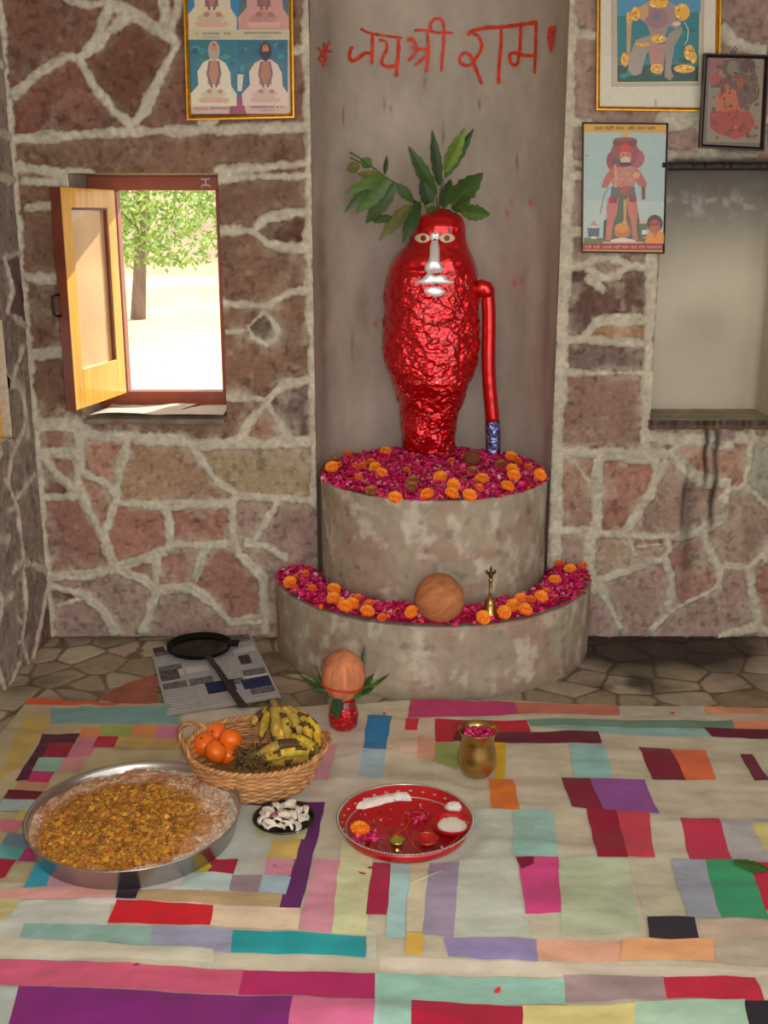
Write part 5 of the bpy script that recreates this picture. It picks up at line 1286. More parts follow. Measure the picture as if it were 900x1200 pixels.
# ---- brass water pot with petals
l0 = onZ(559, 918, ZB); sc = scale_at(onZ(559, 893, .06)); rl = 24/sc; Hl = 52/sc/math.cos(math.radians(27))
lo_ = tag(empty('brass_pot', (onZ(559, 906, ZB).x, onZ(559, 906, ZB).y, ZB-.002)), 'small polished brass water pot with rose petals in its mouth, standing on the blanket', 'pot')
mb = MB(); P_ = [(.001, 0), (rl*.45, .0), (rl*.72, Hl*.05), (rl*.93, Hl*.20), (rl*.96, Hl*.34), (rl*.90, Hl*.54), (rl*.81, Hl*.70), (rl*.80, Hl*.78), (rl*.86, Hl*.90), (rl*.98, Hl*.985), (rl*1.0, Hl), (rl*.96, Hl*1.0), (rl*.82, Hl*.90), (rl*.76, Hl*.78), (rl*.77, Hl*.70), (rl*.75, Hl*.5), (.001, Hl*.45)]
mb.lathe(P_, 48, caps=False); mb.build('body', mat('polished_brass', clin((184, 148, 88)), rough=.26, metal=.92, nscale=12, namt=.12), lo_)
mb = MB(); rnd = random.Random(6)
for k in range(110):
    a = rnd.uniform(0, 2*PI); r = rl*.74*math.sqrt(rnd.random()); petal(mb, Vector((r*math.cos(a), r*math.sin(a), Hl*.87+rnd.uniform(0, .006))), .014, rnd, rnd.choice(PC))
mb.lathe([(.001, Hl*.86), (rl*.78, Hl*.86)], 30, caps=False, col=clin((120, 10, 50)))
o = mb.build('pot_petals', M_petal, smooth=False); o.location = lo_.location; tag(o, 'pink and magenta rose petals filling the mouth of the brass water pot', 'flower petals', kind='stuff')

# ---- small steel plate of coconut slices
s0_ = onZ(333, 960, .02); Rs = 37/scale_at(s0_)
sp = tag(empty('small_plate', (s0_.x, s0_.y, ZB-.002)), 'small round steel plate of coconut slices between the platter and the red tray', 'plate')
mb = MB(); mb.lathe([(.001, 0), (Rs*.75, 0), (Rs*.96, .012), (Rs, .016), (Rs*.985, .0175), (Rs*.93, .012), (Rs*.74, .003), (.001, .003)], 56, caps=False); mb.build('dish', mat('dark_steel', clin((92, 84, 80)), rough=.3, metal=.9), sp)
M_cw = mat('white_coconut_flesh', vcol=True, rough=.5, sub=.1)
rnd = random.Random(44); cps = []
for v_ in range(5):
    mb = MB(); L_, W_, T_ = (.034, .015, .007) if v_ < 3 else (.024, .016, .007); n = 8; vs = []; fs = []
    for i in range(n+1):
        t = i/n; x = (t-.5)*L_; ww = W_*(.35+.65*math.sin(PI*(.08+.84*t)))*.5*rnd.uniform(.85, 1.1); zz = .006*(1-(2*t-1)**2)
        vs += [(x, -ww, zz), (x, ww, zz), (x, ww*.9, zz+T_), (x, -ww*.9, zz+T_)]
    for i in range(n):
        for k in range(4): a = i*4+k; b = i*4+(k+1) % 4; fs.append((a, b, b+4, a+4))
    fs += [(3, 2, 1, 0), (n*4, n*4+1, n*4+2, n*4+3)]
    cl = [clin((104, 52, 36)) if (j < n*4 and j % 4 == 0) else clin((222, 212, 196)) for j in range(len(fs))]
    if v_ == 4: cl = [clin((150, 52, 34))]*len(fs)
    mb.add(vs, fs, cl); o = mb.build('coconut_slice', M_cw, smooth=False); cps.append(o)
spots = []
for k in range(34):
    v_ = k if k < 5 else rnd.choice([0, 1, 2, 3, 3, 4] if k % 3 == 0 else [0, 1, 2, 3]); o = cps[v_] if k < 5 else cps[v_].copy()
    if k >= 5: COL.objects.link(o)
    a = k*2.4; r = Rs*.80*math.sqrt((k+.5)/34); lay = 1-(r/Rs)**2
    o.location = (s0_.x+r*math.cos(a), s0_.y+r*math.sin(a), ZB+.004+.010*lay*(k % 3)+.002); o.rotation_euler = (rnd.uniform(-.9, .9), rnd.uniform(-.4, .4), rnd.uniform(0, 6))
    if v_ == 4: tag(o, 'reddish brown skin-side coconut slice among the white ones on the small plate', 'coconut slice', 'brown coconut slices on the small plate')
    else: tag(o, 'white coconut slice with a brown skin edge on the small steel plate', 'coconut slice', 'white coconut slices on the small plate')

# ---- red worship tray
t0 = onZ(475, 964, .03); Rt = 80.5/scale_at(t0)
tr = tag(empty('worship_tray', (t0.x, t0.y, ZB-.002)), 'round red enamelled worship tray with a silver beaded rim in front of the brass pot', 'tray')
M_rt = mat('glossy_red_lining', clin((176, 12, 22)), rough=.35, coat=.3, nscale=20, namt=.12)
mb = MB(); mb.lathe([(.001, 0), (Rt*.86, 0), (Rt*.91, .004), (Rt*.985, .034), (Rt*.965, .033), (Rt*.875, .006), (.001, .0045)], 90, caps=False); mb.build('dish', M_rt, tr)
mb = MB()
for i in range(150): a = 2*PI*i/150; mb.ball((Rt*.985*math.cos(a), Rt*.985*math.sin(a), .0345), .0031, 6)
mb.tube([(Rt*.972*math.cos(2*PI*i/90), Rt*.972*math.sin(2*PI*i/90), .033) for i in range(90)], .0022, 6, closed=True)
mb.build('beaded_rim', M_steel, tr)
mb = MB(); mb.tube([(Rt*.865*math.cos(2*PI*i/90), Rt*.865*math.sin(2*PI*i/90), .0065) for i in range(90)], .002, 6, closed=True); mb.build('inner_cord', mat('silver_cord', clin((200, 190, 180)), rough=.4, metal=.6), tr)
M_dec = mat('tray_sequins', vcol=True, rough=.3, metal=.6)
for i in range(30):
    a = 2*PI*i/30; r = Rt*.925; mb = MB(); mb.ball((0, 0, 0), (.006, .004, .002), 8, clin([(200, 170, 90), (170, 190, 180), (220, 150, 140)][i % 3])); mb.build('sequin', M_dec, tr).location = (r*math.cos(a), r*math.sin(a), .0200)
def Tc(x, y): return (370+x/3.6, 840+y/3.6)
def tp(x, y, z=.006): return onZ(*Tc(x, y), ZB+z)
# cotton wick cloth
M_cot = mat('white_cotton', clin((228, 220, 212)), rough=.95, nscale=60, namt=.08, bump=.8, bscale=90, bdist=.003)
mb = MB(); vs = []; fs = []; top_ = [(165,345),(210,338),(260,335),(310,328),(345,320),(375,322)]; bot = [(150,388),(205,388),(255,375),(300,362),(345,352),(405,352)]
for i in range(31):
    s = i/30*5; k = min(int(s), 4); f_ = s-k
    for j in range(7):
        a = Vector(tp(*[top_[k][q]*(1-f_)+top_[k+1][q]*f_ for q in (0, 1)])); b = Vector(tp(*[bot[k][q]*(1-f_)+bot[k+1][q]*f_ for q in (0, 1)]))
        p = a.lerp(b, j/6); p.z = ZB+.006+.010*math.sin(PI*j/6)**.5+.004*mnoise.noise(p*60); vs.append(p)
for i in range(30):
    for j in range(6): k = i*7+j; fs.append((k, k+1, k+8, k+7))
mb.add(vs, fs); mb.add([Vector(v)-Vector((0, 0, .003)) for v in vs], [f[::-1] for f in fs]); tag(mb.build('cotton_roll', M_cot), 'long twist of white cotton lying at the back left of the red tray', 'cotton')
def blob(nm, px, py, rx, ry, rz, m, seed, z=.006, lab=None, cat=None, grp=None, amp=.18):
    p = tp(px, py, z); mb = MB(); mb.ball((0, 0, rz*.6), (rx, ry, rz), 26, fn=lambda q, u_: q*(1+amp*mnoise.noise(u_*2.4+Vector((seed, 0, 0))))+Vector((0, 0, 0)))
    o = mb.build(nm, m); o.location = p; return tag(o, lab, cat, grp)
blob('cotton_tuft', 590, 392, .027, .020, .013, M_cot, 3, lab='fluffy white cotton tuft at the back right edge of the red tray', cat='cotton')
# red bowl of rice
b_ = tp(575, 470); bw = tag(empty('red_bowl', (b_.x, b_.y, ZB+.004)), 'low red bowl holding white rice at the right side of the tray', 'bowl')
rb = 66/3.6/scale_at(b_)*1.32
mb = MB(); mb.lathe([(.001, 0), (rb*.7, 0), (rb*.95, .010), (rb, .020), (rb*.97, .021), (rb*.9, .012), (rb*.65, .004), (.001, .004)], 44, caps=False); mb.build('dish', M_rt, bw)
mb = MB(); rnd = random.Random(9); mb.ball((0, 0, .006), (rb*.72, rb*.66, .009), 22)
for k in range(500):
    a = rnd.uniform(0, 2*PI); r = rb*.70*math.sqrt(rnd.random()); z = .006+.009*math.sqrt(max(0, 1-(r/(rb*.74))**2)); d_ = Vector((rnd.uniform(-1, 1), rnd.uniform(-1, 1), rnd.uniform(-.3, .3))).normalized()*.0028
    p = Vector((r*math.cos(a), r*math.sin(a), z)); mb.tube([p-d_, p, p+d_], [.0004, .001, .0004], 4)
o = mb.build('white_rice', mat('white_rice_grains', clin((226, 218, 206)), rough=.7)); o.location = (b_.x, b_.y, ZB+.006); tag(o, 'white rice grains heaped in the low red bowl', 'rice', kind='stuff')
# second small red bowl in front
b_ = tp(470, 535); bw = tag(empty('red_bowl', (b_.x, b_.y, ZB+.004)), 'small glossy red bowl at the front of the tray beside the brass cup', 'bowl'); rb = .027
mb = MB(); mb.lathe([(.001, 0), (rb*.6, 0), (rb*.95, .010), (rb, .016), (rb*.96, .016), (rb*.85, .008), (.001, .004)], 40, caps=False); mb.build('dish', M_rt, bw)
mb = MB(); mb.tube([(rb*.985*math.cos(2*PI*i/50), rb*.985*math.sin(2*PI*i/50), .0165) for i in range(50)], .0012, 6, closed=True); mb.build('gilt_rim', M_brass, bw)
# tiny brass cup (lamp)
b_ = tp(343, 560); cu_ = tag(empty('brass_cup', (b_.x, b_.y, ZB+.004)), 'tiny footed brass cup with greenish liquid at the front of the red tray', 'cup')
rb = 33/3.6/scale_at(b_); mb = MB(); mb.lathe([(.001, 0), (rb*.6, 0), (rb*.62, .004), (rb*.3, .007), (rb*.3, .010), (rb*.8, .014), (rb, .024), (rb*1.02, .030), (rb*.96, .030), (rb*.9, .024), (.001, .022)], 32, caps=False); mb.build('cup_body', M_brass, cu_)
mb = MB(); mb.lathe([(.001, .0255), (rb*.9, .0255)], 24, caps=False); mb.f = [f[::-1] for f in mb.f]; mb.build('liquid', mat('greenish_oil', clin((150, 148, 60)), rough=.15), cu_)
# marigold on tray
mo = mt_['o'].build('marigold', M_mari, smooth=False); mo.location = tp(186, 478, .016); mo.scale = (1.15,)*3; mo.rotation_euler = (.2, -.1, 1); tag(mo, 'single orange marigold head at the left of the red tray', 'marigold')
rnd = random.Random(15); mb = MB(); ctr = tp(215, 512)
for k in range(46): petal(mb, Vector((rnd.gauss(0, .014), rnd.gauss(0, .009), .006+rnd.uniform(0, .008))), .016, rnd, rnd.choice(PC[:6]))
o = mb.build('rose_petals', M_petal, smooth=False); o.location = (ctr.x, ctr.y, ZB); tag(o, 'little heap of magenta rose petals under the marigold on the red tray', 'flower petals', kind='stuff')
mb = MB(); ctr = tp(430, 430)
for k in range(60):
    petal(mb, Vector((rnd.gauss(0, .022), rnd.gauss(0, .018), .008+rnd.uniform(0, .004))), .013, rnd, rnd.choice([(206, 24, 92), (226, 80, 130), (150, 10, 50), (220, 70, 30), (196, 40, 60)]))
for k in range(70):
    a = rnd.uniform(0, 6.28); r = Rt*.8*math.sqrt(rnd.random()); pp = Vector((t0.x-ctr.x+r*math.cos(a), t0.y-ctr.y+r*math.sin(a), .008)); petal(mb, pp, .011, rnd, rnd.choice([(196, 60, 90), (150, 10, 40), (120, 110, 60), (206, 24, 60), (230, 160, 170)]))
o = mb.build('rose_petals', M_petal, smooth=False); o.location = (ctr.x, ctr.y, ZB); tag(o, 'loose pink and red petals scattered over the middle of the red tray', 'flower petals', kind='stuff')
mb = MB(); M_thr = mat('red_yellow_thread', vcol=True, rough=.7)
pts = [tp(x, y, .012) for x, y in ((330,500),(380,470),(400,430),(380,400),(360,420),(380,480),(420,560),(480,590),(540,560),(590,520),(640,470))]
P_ = []
for a, b in zip(pts[:-1], pts[1:]): P_ += [a.lerp(b, k/6) for k in range(6)]
for _ in range(6): P_ = [P_[0]]+[(p+q*2+r)/4 for p, q, r in zip(P_[:-2], P_[1:-1], P_[2:])]+[P_[-1]]
mb.tube(P_, .0014, 6, clin((200, 70, 30))); tag(mb.build('sacred_thread', M_thr), 'loose curl of orange-red thread trailing across the red tray', 'thread')
mb = MB(); a = onZ(482, 1037, ZB+.004); b = onZ(519, 1021, ZB+.004); a.z = bl_h(a.x, a.y)+.005; b.z = bl_h(b.x, b.y)+.005; mb.tube([a, a.lerp(b, .5)+Vector((0, 0, .001)), b], .0012, 6, clin((196, 188, 176))); tag(mb.build('incense_stick', M_thr), 'thin pale incense stick lying on the blanket in front of the red tray', 'incense stick')
# ---- loose petals dropped on the blanket and step, one by one
LP_ = [((425,1027), 'dark rose petal on the blanket nearest the front of the red tray', (150, 10, 50), .014), ((434,1020), 'dark rose petal touching the foot of the red tray rim', (160, 16, 60), .012), ((583,1160), 'lone pink petal on the pale teal patch at the bottom of the blanket', (220, 50, 80), .014), ((788,838), 'small red petal at the back edge of the blanket near the soot', (200, 20, 50), .014), ((451,839), 'dark petal beside the small red foil pot', (140, 10, 40), .012), ((160,1133), 'small red petal on the wide pink stripe at lower left', (170, 30, 50), .010), ((322,1019), 'tiny petal on the pink patch below the coconut slices', (190, 80, 110), .009)]
for (p_, l, c, s_) in LP_:
    mb = MB(); petal(mb, Vector((0, 0, 0)), s_*1.3, random.Random(len(l)), c, .3); o = mb.build('fallen_petal', M_petal, smooth=False); q = onZ(*p_, ZB); o.location = (q.x, q.y, bl_h(q.x, q.y)+.006); tag(o, l, 'petal')
g = onZ(868, 1016, ZB+.006); zl_ = max(bl_h(g.x+i*.01, g.y+j*.01) for i in range(-2, 9) for j in range(-3, 4))+.009; g.z = zl_; t = tag(empty('green_leaf', g), 'loose dark green leaf lying on the blanket at the right edge', 'leaf')
for (a, b, w_) in (((860, 1009), (905, 1020), .03), ((872, 1012), (892, 1024), .022)):
    mb = MB(); leaf_mesh(mb, onZ(*a, zl_), onZ(*b, zl_), w_*1.4, (60, 110, 50), face=Vector((0, 0, 1)), org=g, fold=.02); mb.build('leaflet', M_leaf, t, smooth=False)

# ================================================================== PICTURES ON THE WALL
M_gold = mat('gilt_moulding', clin((190, 142, 44), 1.1), rough=.3, metal=.75, nscale=60, namt=.2)
M_print = mat('glossy_printed_paper', vcol=True, rough=.45, nscale=90, namt=.05, coat=.25)
M_dkf = mat('dark_lacquered_frame', clin((52, 34, 30)), rough=.4)
class Print:
    """flat printed sheet on the plane y = Y; polygons given in zoom-crop coordinates."""
    def __init__(s, conv, Y, org): s.cv = conv; s.Y = Y; s.mb = MB(); s.n = 0; s.o = org
    def P(s, x, y, off=0): return onY(*s.cv(x, y), s.Y-off)-s.o
    def poly(s, pts, c, k=1.0):
        s.n += 1; off = .00005*s.n; vs = [s.P(x, y, off) for x, y in pts]
        from mathutils.geometry import tessellate_polygon
        tr_ = tessellate_polygon([[Vector((v.x, v.z, 0)) for v in vs]]); fs = []
        for f in tr_:
            a, b, c3 = [vs[i] for i in f]; nn = (b-a).cross(c3-a); fs.append(tuple(f) if nn.y < 0 else tuple(f)[::-1])
        s.mb.add(vs, fs, clin(c, k))
    def ell(s, cx, cy, rx, ry, c, n=20): s.poly([(cx+rx*math.cos(2*PI*i/n), cy+ry*math.sin(2*PI*i/n)) for i in range(n)], c)
    def rect(s, x0, y0, x1, y1, c): s.poly([(x0, y0), (x1, y0), (x1, y1), (x0, y1)], c)
    def line(s, pts, w, c):
        for a, b in zip(pts[:-1], pts[1:]):
            dx, dy = b[0]-a[0], b[1]-a[1]; l = math.hypot(dx, dy)+1e-6; nx, ny = -dy/l*w/2, dx/l*w/2
            s.poly([(a[0]+nx, a[1]+ny), (b[0]+nx, b[1]+ny), (b[0]-nx, b[1]-ny), (a[0]-nx, a[1]-ny)], c)
    def done(s, name, parent): return s.mb.build(name, M_print, parent, smooth=False)
def frame(name, quad_px, Yf, Yb, wd, m, lab, cat, parts=('frame',), inner=None):
    """moulding along the four sides of a (slightly rotated) rectangle; Yf front plane, Yb back plane."""
    q = [onY(*p, Yf) for p in quad_px]; c = sum(q, Vector((0, 0, 0)))/4; t = tag(empty(name, c), lab, cat)
    mb = MB(); prof_ = [(0, 0), (0, 1), (.35, 1.0), (.6, .72), (.8, .85), (1, .6), (1, 0)]
    ctr = c; vs = []; 
    for i in range(4):
        a = q[i]; dd = ctr-a; u1 = (q[(i+1) % 4]-a).normalized(); u2 = (q[(i-1) % 4]-a).normalized()
        for (s, h_) in prof_: p = a+(u1+u2)*wd*s; p.y = Yb+(Yf-Yb)*h_; vs.append(p-c)
    fs = []; n = len(prof_)
    for i in range(4):
        for k in range(n-1): j = (i+1) % 4; fs.append((i*n+k, i*n+k+1, j*n+k+1, j*n+k))
    mb.add(vs, fs); o = mb.build('frame', m, t, smooth=False)
    mb = MB(); q2 = [p-c for p in q]; bq = [Vector((p.x, Yb-c.y-.0005, p.z)) for p in q2]; fq = [Vector((p.x, Yb-c.y-.004, p.z)) for p in q2]
    k_ = .97; bq = [Vector((p.x*k_, p.y, p.z*k_)) for p in bq]; fq = [Vector((p.x*k_, p.y, p.z*k_)) for p in fq]
    mb.add(bq+fq, [(0, 1, 2, 3), (7, 6, 5, 4), (0, 4, 5, 1), (1, 5, 6, 2), (2, 6, 7, 3), (3, 7, 4, 0)], clin((90, 70, 50))); mb.build('backing', mat(name+'_card', clin((110, 90, 70)), rough=.9), t, smooth=False)
    return t, c
# A. four-portrait picture (crop origin 200,0 scale 5.625)
def cA(x, y): return (200+x/5.625, y/5.625)
YW = D-.020
t, c = frame('framed_picture', [(213, -60), (342, -62), (345, 138), (219, 141)], YW-.012, YW+.010, .013, M_gold, 'gold-framed picture of four seated robed men in white, left of the alcove', 'picture')
pr = Print(cA, YW+.001, c)
pr.poly([(108, -300), (780, -300), (790, 745), (125, 745)], (196, 180, 150))
def sage(pr, cx, top, w, h, hair, robe, skin=(176, 118, 90), garl=True, bg=None):
    # seated cross-legged figure, simplified
    pr.poly([(cx-w*.50, top+h*.98), (cx-w*.52, top+h*.80), (cx-w*.34, top+h*.66), (cx-w*.36, top+h*.46), (cx-w*.24, top+h*.33), (cx-w*.08, top+h*.27), (cx+w*.10, top+h*.27), (cx+w*.26, top+h*.34), (cx+w*.36, top+h*.48), (cx+w*.38, top+h*.68), (cx+w*.50, top+h*.80), (cx+w*.50, top+h*.98)], robe)
    pr.poly([(cx-w*.30, top+h*.80), (cx-w*.05, top+h*.70), (cx+w*.28, top+h*.78), (cx+w*.1, top+h*.93), (cx-w*.2, top+h*.93)], tuple(int(v*.90) for v in robe))
    pr.poly([(cx-w*.10, top+h*.30), (cx+w*.10, top+h*.30), (cx+w*.14, top+h*.66), (cx-w*.14, top+h*.66)], tuple(int(v*.93) for v in skin) if not bg else (200, 160, 150))
    pr.ell(cx, top+h*.15, w*.13, h*.15, hair); pr.ell(cx, top+h*.12, w*.075, h*.085, skin)
    pr.poly([(cx-w*.08, top+h*.15), (cx+w*.08, top+h*.15), (cx+w*.06, top+h*.27), (cx, top+h*.31), (cx-w*.06, top+h*.27)], hair)
    pr.ell(cx, top+h*.06, w*.03, h*.02, (190, 50, 50))
    pr.ell(cx-w*.10, top+h*.76, w*.06, h*.035, skin); pr.ell(cx+w*.14, top+h*.76, w*.06, h*.035, skin)
    pr.poly([(cx-w*.34, top+h*.86), (cx+w*.34, top+h*.86), (cx+w*.3, top+h*.93), (cx-w*.3, top+h*.93)], (206, 160, 140))
    if garl:
        for sx in (-1, 1): pr.line([(cx+sx*w*.09, top+h*.3), (cx+sx*w*.14, top+h*.5), (cx+sx*w*.04, top+h*.70)], w*.05, (120, 84, 96))
# bottom row
pr.rect(120, 262, 448, 705, (24, 108, 130)); pr.rect(448, 262, 772, 705, (20, 98, 122))
for k in range(26): pr.ell(150+random.random()*600, 290+random.random()*190, 12+random.random()*22, 8+random.random()*16, random.choice([(36, 128, 146), (18, 84, 108), (50, 140, 140), (40, 110, 90)]), 9)
pr.rect(124, 660, 775, 750, (206, 168, 156)); pr.poly([(385, 750), (400, 660), (470, 640), (500, 750)], (150, 56, 90)); pr.poly([(440, 490), (480, 490), (470, 600), (440, 600)], (206, 200, 180))
sage(pr, 285, 268, 300, 440, (168, 158, 140), (216, 206, 178), (196, 130, 104)); sage(pr, 625, 275, 300, 430, (20, 28, 44), (214, 190, 174), (186, 116, 84))
# top row
pr.rect(112, -290, 448, 200, (30, 120, 170)); pr.rect(448, -290, 775, 200, (70, 96, 100))
for k in range(16): pr.ell(470+random.random()*280, -270+random.random()*400, 16, 22, random.choice([(90, 110, 96), (60, 84, 90), (110, 116, 100)]), 9)
sage(pr, 270, -285, 330, 500, (150, 140, 120), (206, 190, 160), (180, 120, 96)); sage(pr, 615, -285, 330, 500, (60, 44, 40), (196, 140, 134), (160, 100, 84))
pr.rect(112, 196, 785, 262, (190, 184, 150)); 
rnd = random.Random(2)
def fake_text(pr, x0, x1, y, h, c, n):
    w_ = (x1-x0)/n
    for i in range(n):
        if rnd.random() < .12: continue
        a = x0+i*w_; pr.rect(a, y, a+w_*.98, y+h*.22, c); pr.rect(a+w_*.6, y, a+w_*.78, y+h, c)
        if rnd.random() < .6: pr.rect(a+w_*.1, y+h*.45, a+w_*.6, y+h*.65, c)
for (a, b, y, cc_) in ((160, 395, 216, (84, 66, 54)), (485, 730, 212, (96, 60, 50)), (260, 420, 708, (140, 70, 76)), (510, 740, 700, (96, 56, 64)), (150, 250, 712, (150, 90, 90))): fake_text(pr, a, b, y, 15, cc_, 16)
for (a, b, y) in ((220, 330, 243), (570, 660, 240), (590, 680, 726)): pr.rect(a, y, b, y+5, (150, 136, 120))
pr.done('print', t)
# B. large gold framed picture (crop 690,0 scale 4.2857)
def cB(x, y): return (690+x/4.2857, y/4.2857)
t, c = frame('framed_picture', [(701, -150), (848, -150), (843, 131), (699, 129)], YW-.014, YW+.010, .013, M_gold, 'large gold-framed kneeling figure on teal with a wide cream mount, right of the alcove', 'picture')
pr = Print(cB, YW+.001, c)
pr.poly([(45, -630), (660, -630), (648, 545), (50, 548)], (206, 200, 180)); pr.poly([(110, -600), (590, -600), (575, 432), (112, 436)], (172, 164, 156))
pr.poly([(128, -590), (575, -590), (560, 415), (135, 418)], (196, 178, 120)); pr.poly([(138, -580), (566, -580), (550, 408), (143, 412)], (30, 118, 128))
pr.poly([(138, -580), (566, -580), (562, 60), (142, 80)], (70, 138, 176)); pr.poly([(143, 330), (552, 320), (550, 408), (143, 412)], (20, 70, 66))
for k in range(22): pr.ell(160+random.random()*380, 140+random.random()*250, 14+random.random()*24, 8+random.random()*14, random.choice([(24, 104, 110), (36, 130, 130), (20, 84, 84)]), 9)
Bd = (158, 146, 134); Go = (226, 170, 60); G_ = (236, 206, 120)
pr.poly([(235, 200), (330, 170), (350, 230), (290, 270), (262, 370), (225, 382), (196, 350), (205, 280)], Bd)      # bent leg
pr.poly([(400, 170), (465, 130), (470, 160), (430, 230), (412, 350), (425, 385), (405, 405), (380, 385), (385, 300), (380, 220)], (148, 140, 128))
pr.poly([(262, 30), (330, -10), (400, 0), (448, 40), (470, 100), (440, 150), (400, 130), (385, 180), (315, 190), (290, 120), (262, 100)], (156, 134, 134)) # torso
pr.ell(342, 90, 58, 56, (150, 112, 116)); pr.ell(342, 84, 20, 26, (120, 110, 140))
pr.poly([(262, 30), (300, 10), (300, 80), (270, 100), (230, 80), (215, 120), (205, 300), (190, 300), (190, 110), (205, 60)], (190, 150, 100))
pr.poly([(300, 230), (385, 220), (380, 300), (365, 375), (340, 372), (318, 360), (305, 300)], (176, 128, 120))
for (x, y, a, b) in ((235, 70, 22, 36), (200, 90, 12, 30), (470, 60, 38, 44), (350, 195, 40, 22), (342, 345, 34, 26), (180, 300, 20, 36), (505, 265, 28, 40), (480, 345, 55, 22), (270, 222, 36, 12), (350, 12, 48, 30), (350, -60, 60, 40), (525, 290, 18, 30)):
    pr.ell(x, y, a, b, Go, 14)
    for k in range(9): pr.ell(x+random.uniform(-a, a)*.8, y+random.uniform(-b, b)*.8, a*.16+1, b*.13+1, random.choice([G_, (170, 104, 40), (206, 120, 50), (246, 226, 160)]), 7)
pr.line([(480, 110), (500, 150), (496, 200), (480, 226)], 5, (196, 196, 180)); pr.ell(440, 120, 22, 12, (206, 200, 170))
pr.ell(350, -150, 62, 80, (180, 140, 120)); pr.poly([(290, -200), (350, -330), (410, -200)], Go)
pr.line([(336, 500), (338, 535)], 3, (120, 110, 90))
pr.done('print', t)
mbg = MB(); q = [pr.P(*p, .004) for p in ((50, -625), (655, -625), (645, 543), (52, 546))]; mbg.add(q, [(3, 2, 1, 0)])
# C. small dark framed picture leaning forward (same crop)
YC0 = D-.055
t, c = frame('framed_picture', [(826, 62), (902, 64), (896, 177), (820, 173)], YC0-.012, YC0+.012, .012, M_dkf, 'small dark-framed faded picture of an orange figure hanging at the far right', 'picture')
pr = Print(cB, YC0+.001, c)
pr.poly([(590, 272), (905, 276), (885, 745), (572, 735)], (96, 82, 66)); pr.poly([(606, 290), (892, 292), (876, 718), (590, 712)], (128, 116, 96))
pr.poly([(606, 290), (690, 292), (640, 400), (602, 410)], (130, 84, 76)); 
pr.poly([(680, 300), (760, 292), (830, 320), (860, 460), (850, 500), (820, 520), (800, 560), (690, 520), (660, 440), (610, 440), (640, 400), (690, 390), (660, 340)], (92, 62, 46))
pr.poly([(690, 420), (740, 460), (755, 540), (800, 580), (700, 620), (640, 560), (645, 480)], (176, 86, 40)); pr.poly([(610, 560), (700, 560), (810, 560), (838, 620), (790, 680), (740, 700), (650, 672), (608, 640)], (150, 44, 28)); pr.ell(725, 345, 32, 40, (112, 104, 84)); pr.ell(800, 330, 36, 36, (70, 44, 36)); pr.poly([(740, 390), (772, 385), (776, 430), (750, 450)], (166, 52, 34)); pr.poly([(606, 380), (680, 380), (650, 420), (610, 425)], (150, 62, 44))
for k in range(110): 
    x, y = random.uniform(620, 850), random.uniform(330, 690); up_ = y < 540
    pr.ell(x, y, random.uniform(4, 13), random.uniform(4, 12), random.choice([(70, 44, 34), (110, 84, 60), (132, 96, 60), (90, 70, 56)] if up_ and x > 690 else [(190, 70, 34), (130, 34, 24), (160, 56, 34), (110, 40, 30)]), 7)
pr.done('print', t)
mb = MB(); h0 = onY(690+735/4.2857, 262/4.2857, YC0)-c; mb.tube([h0+Vector((-.012, .004, -.004)), h0+Vector((.0, .004, .018)), h0+Vector((.006, .004, .010)), h0+Vector((-.004, .004, -.006))], .0014, 6); mb.build('wire_loop', M_iron, t)
mb = MB(); hy = c+h0
# D. unframed-look poster (crop 670,130 scale 6.667)
def cD(x, y): return (670+x/6.667, 130+y/6.667)
t, c = frame('poster', [(683, 143), (783.5, 144), (779, 297.5), (681.5, 296)], YW-.006, YW+.008, .005, M_dkf, 'thin-framed poster of a tall standing monkey-faced statue under pale sky with yellow heading', 'poster')
pr = Print(cD, YW+.0015, c)
pr.poly([(90, 95), (750, 100), (722, 1110), (80, 1100)], (206, 150, 30)); pr.poly([(100, 165), (742, 172), (724, 1036), (90, 1030)], (158, 182, 180)); pr.poly([(98, 700), (735, 705), (724, 1036), (90, 1030)], (176, 192, 184))
pr.poly([(95, 990), (720, 995), (718, 1036), (90, 1030)], (92, 116, 62)); pr.poly([(86, 1030), (722, 1036), (720, 1090), (84, 1084)], (160, 28, 36))
pr.rect(165, 112, 665, 158, (196, 150, 60))
SKN = (190, 110, 96); RD = (150, 50, 54)
pr.ell(345, 390, 75, 90, (150, 52, 60)); pr.ell(500, 370, 68, 78, (160, 80, 84)); pr.ell(415, 330, 110, 110, (140, 66, 64))
pr.poly([(330, 640), (500, 640), (520, 800), (560, 1010), (260, 1010), (300, 800)], (84, 96, 72)); pr.poly([(250, 860), (300, 820), (290, 1010), (244, 1000)], (60, 72, 56))
pr.poly([(310, 440), (510, 440), (500, 560), (480, 600), (340, 600), (310, 560)], (186, 116, 104)); pr.poly([(320, 440), (350, 470), (300, 560), (275, 600), (230, 600), (250, 530), (290, 470)], (176, 90, 80)); pr.poly([(500, 440), (540, 480), (590, 570), (570, 610), (520, 580), (480, 510)], (170, 92, 80))
pr.poly([(310, 590), (490, 590), (505, 690), (480, 710), (430, 660), (350, 660), (300, 700)], (96, 96, 96)); pr.poly([(370, 590), (460, 590), (440, 650), (390, 650)], (176, 70, 40))
pr.poly([(285, 680), (365, 670), (355, 800), (330, 850), (305, 1010), (262, 1010), (275, 850), (270, 770)], SKN); pr.poly([(430, 670), (510, 690), (515, 790), (505, 900), (520, 1010), (478, 1010), (460, 860), (440, 790)], SKN)
pr.poly([(300, 660), (362, 660), (350, 720), (290, 720)], (140, 44, 48)); pr.poly([(445, 665), (505, 670), (500, 715), (450, 710)], (140, 44, 48))
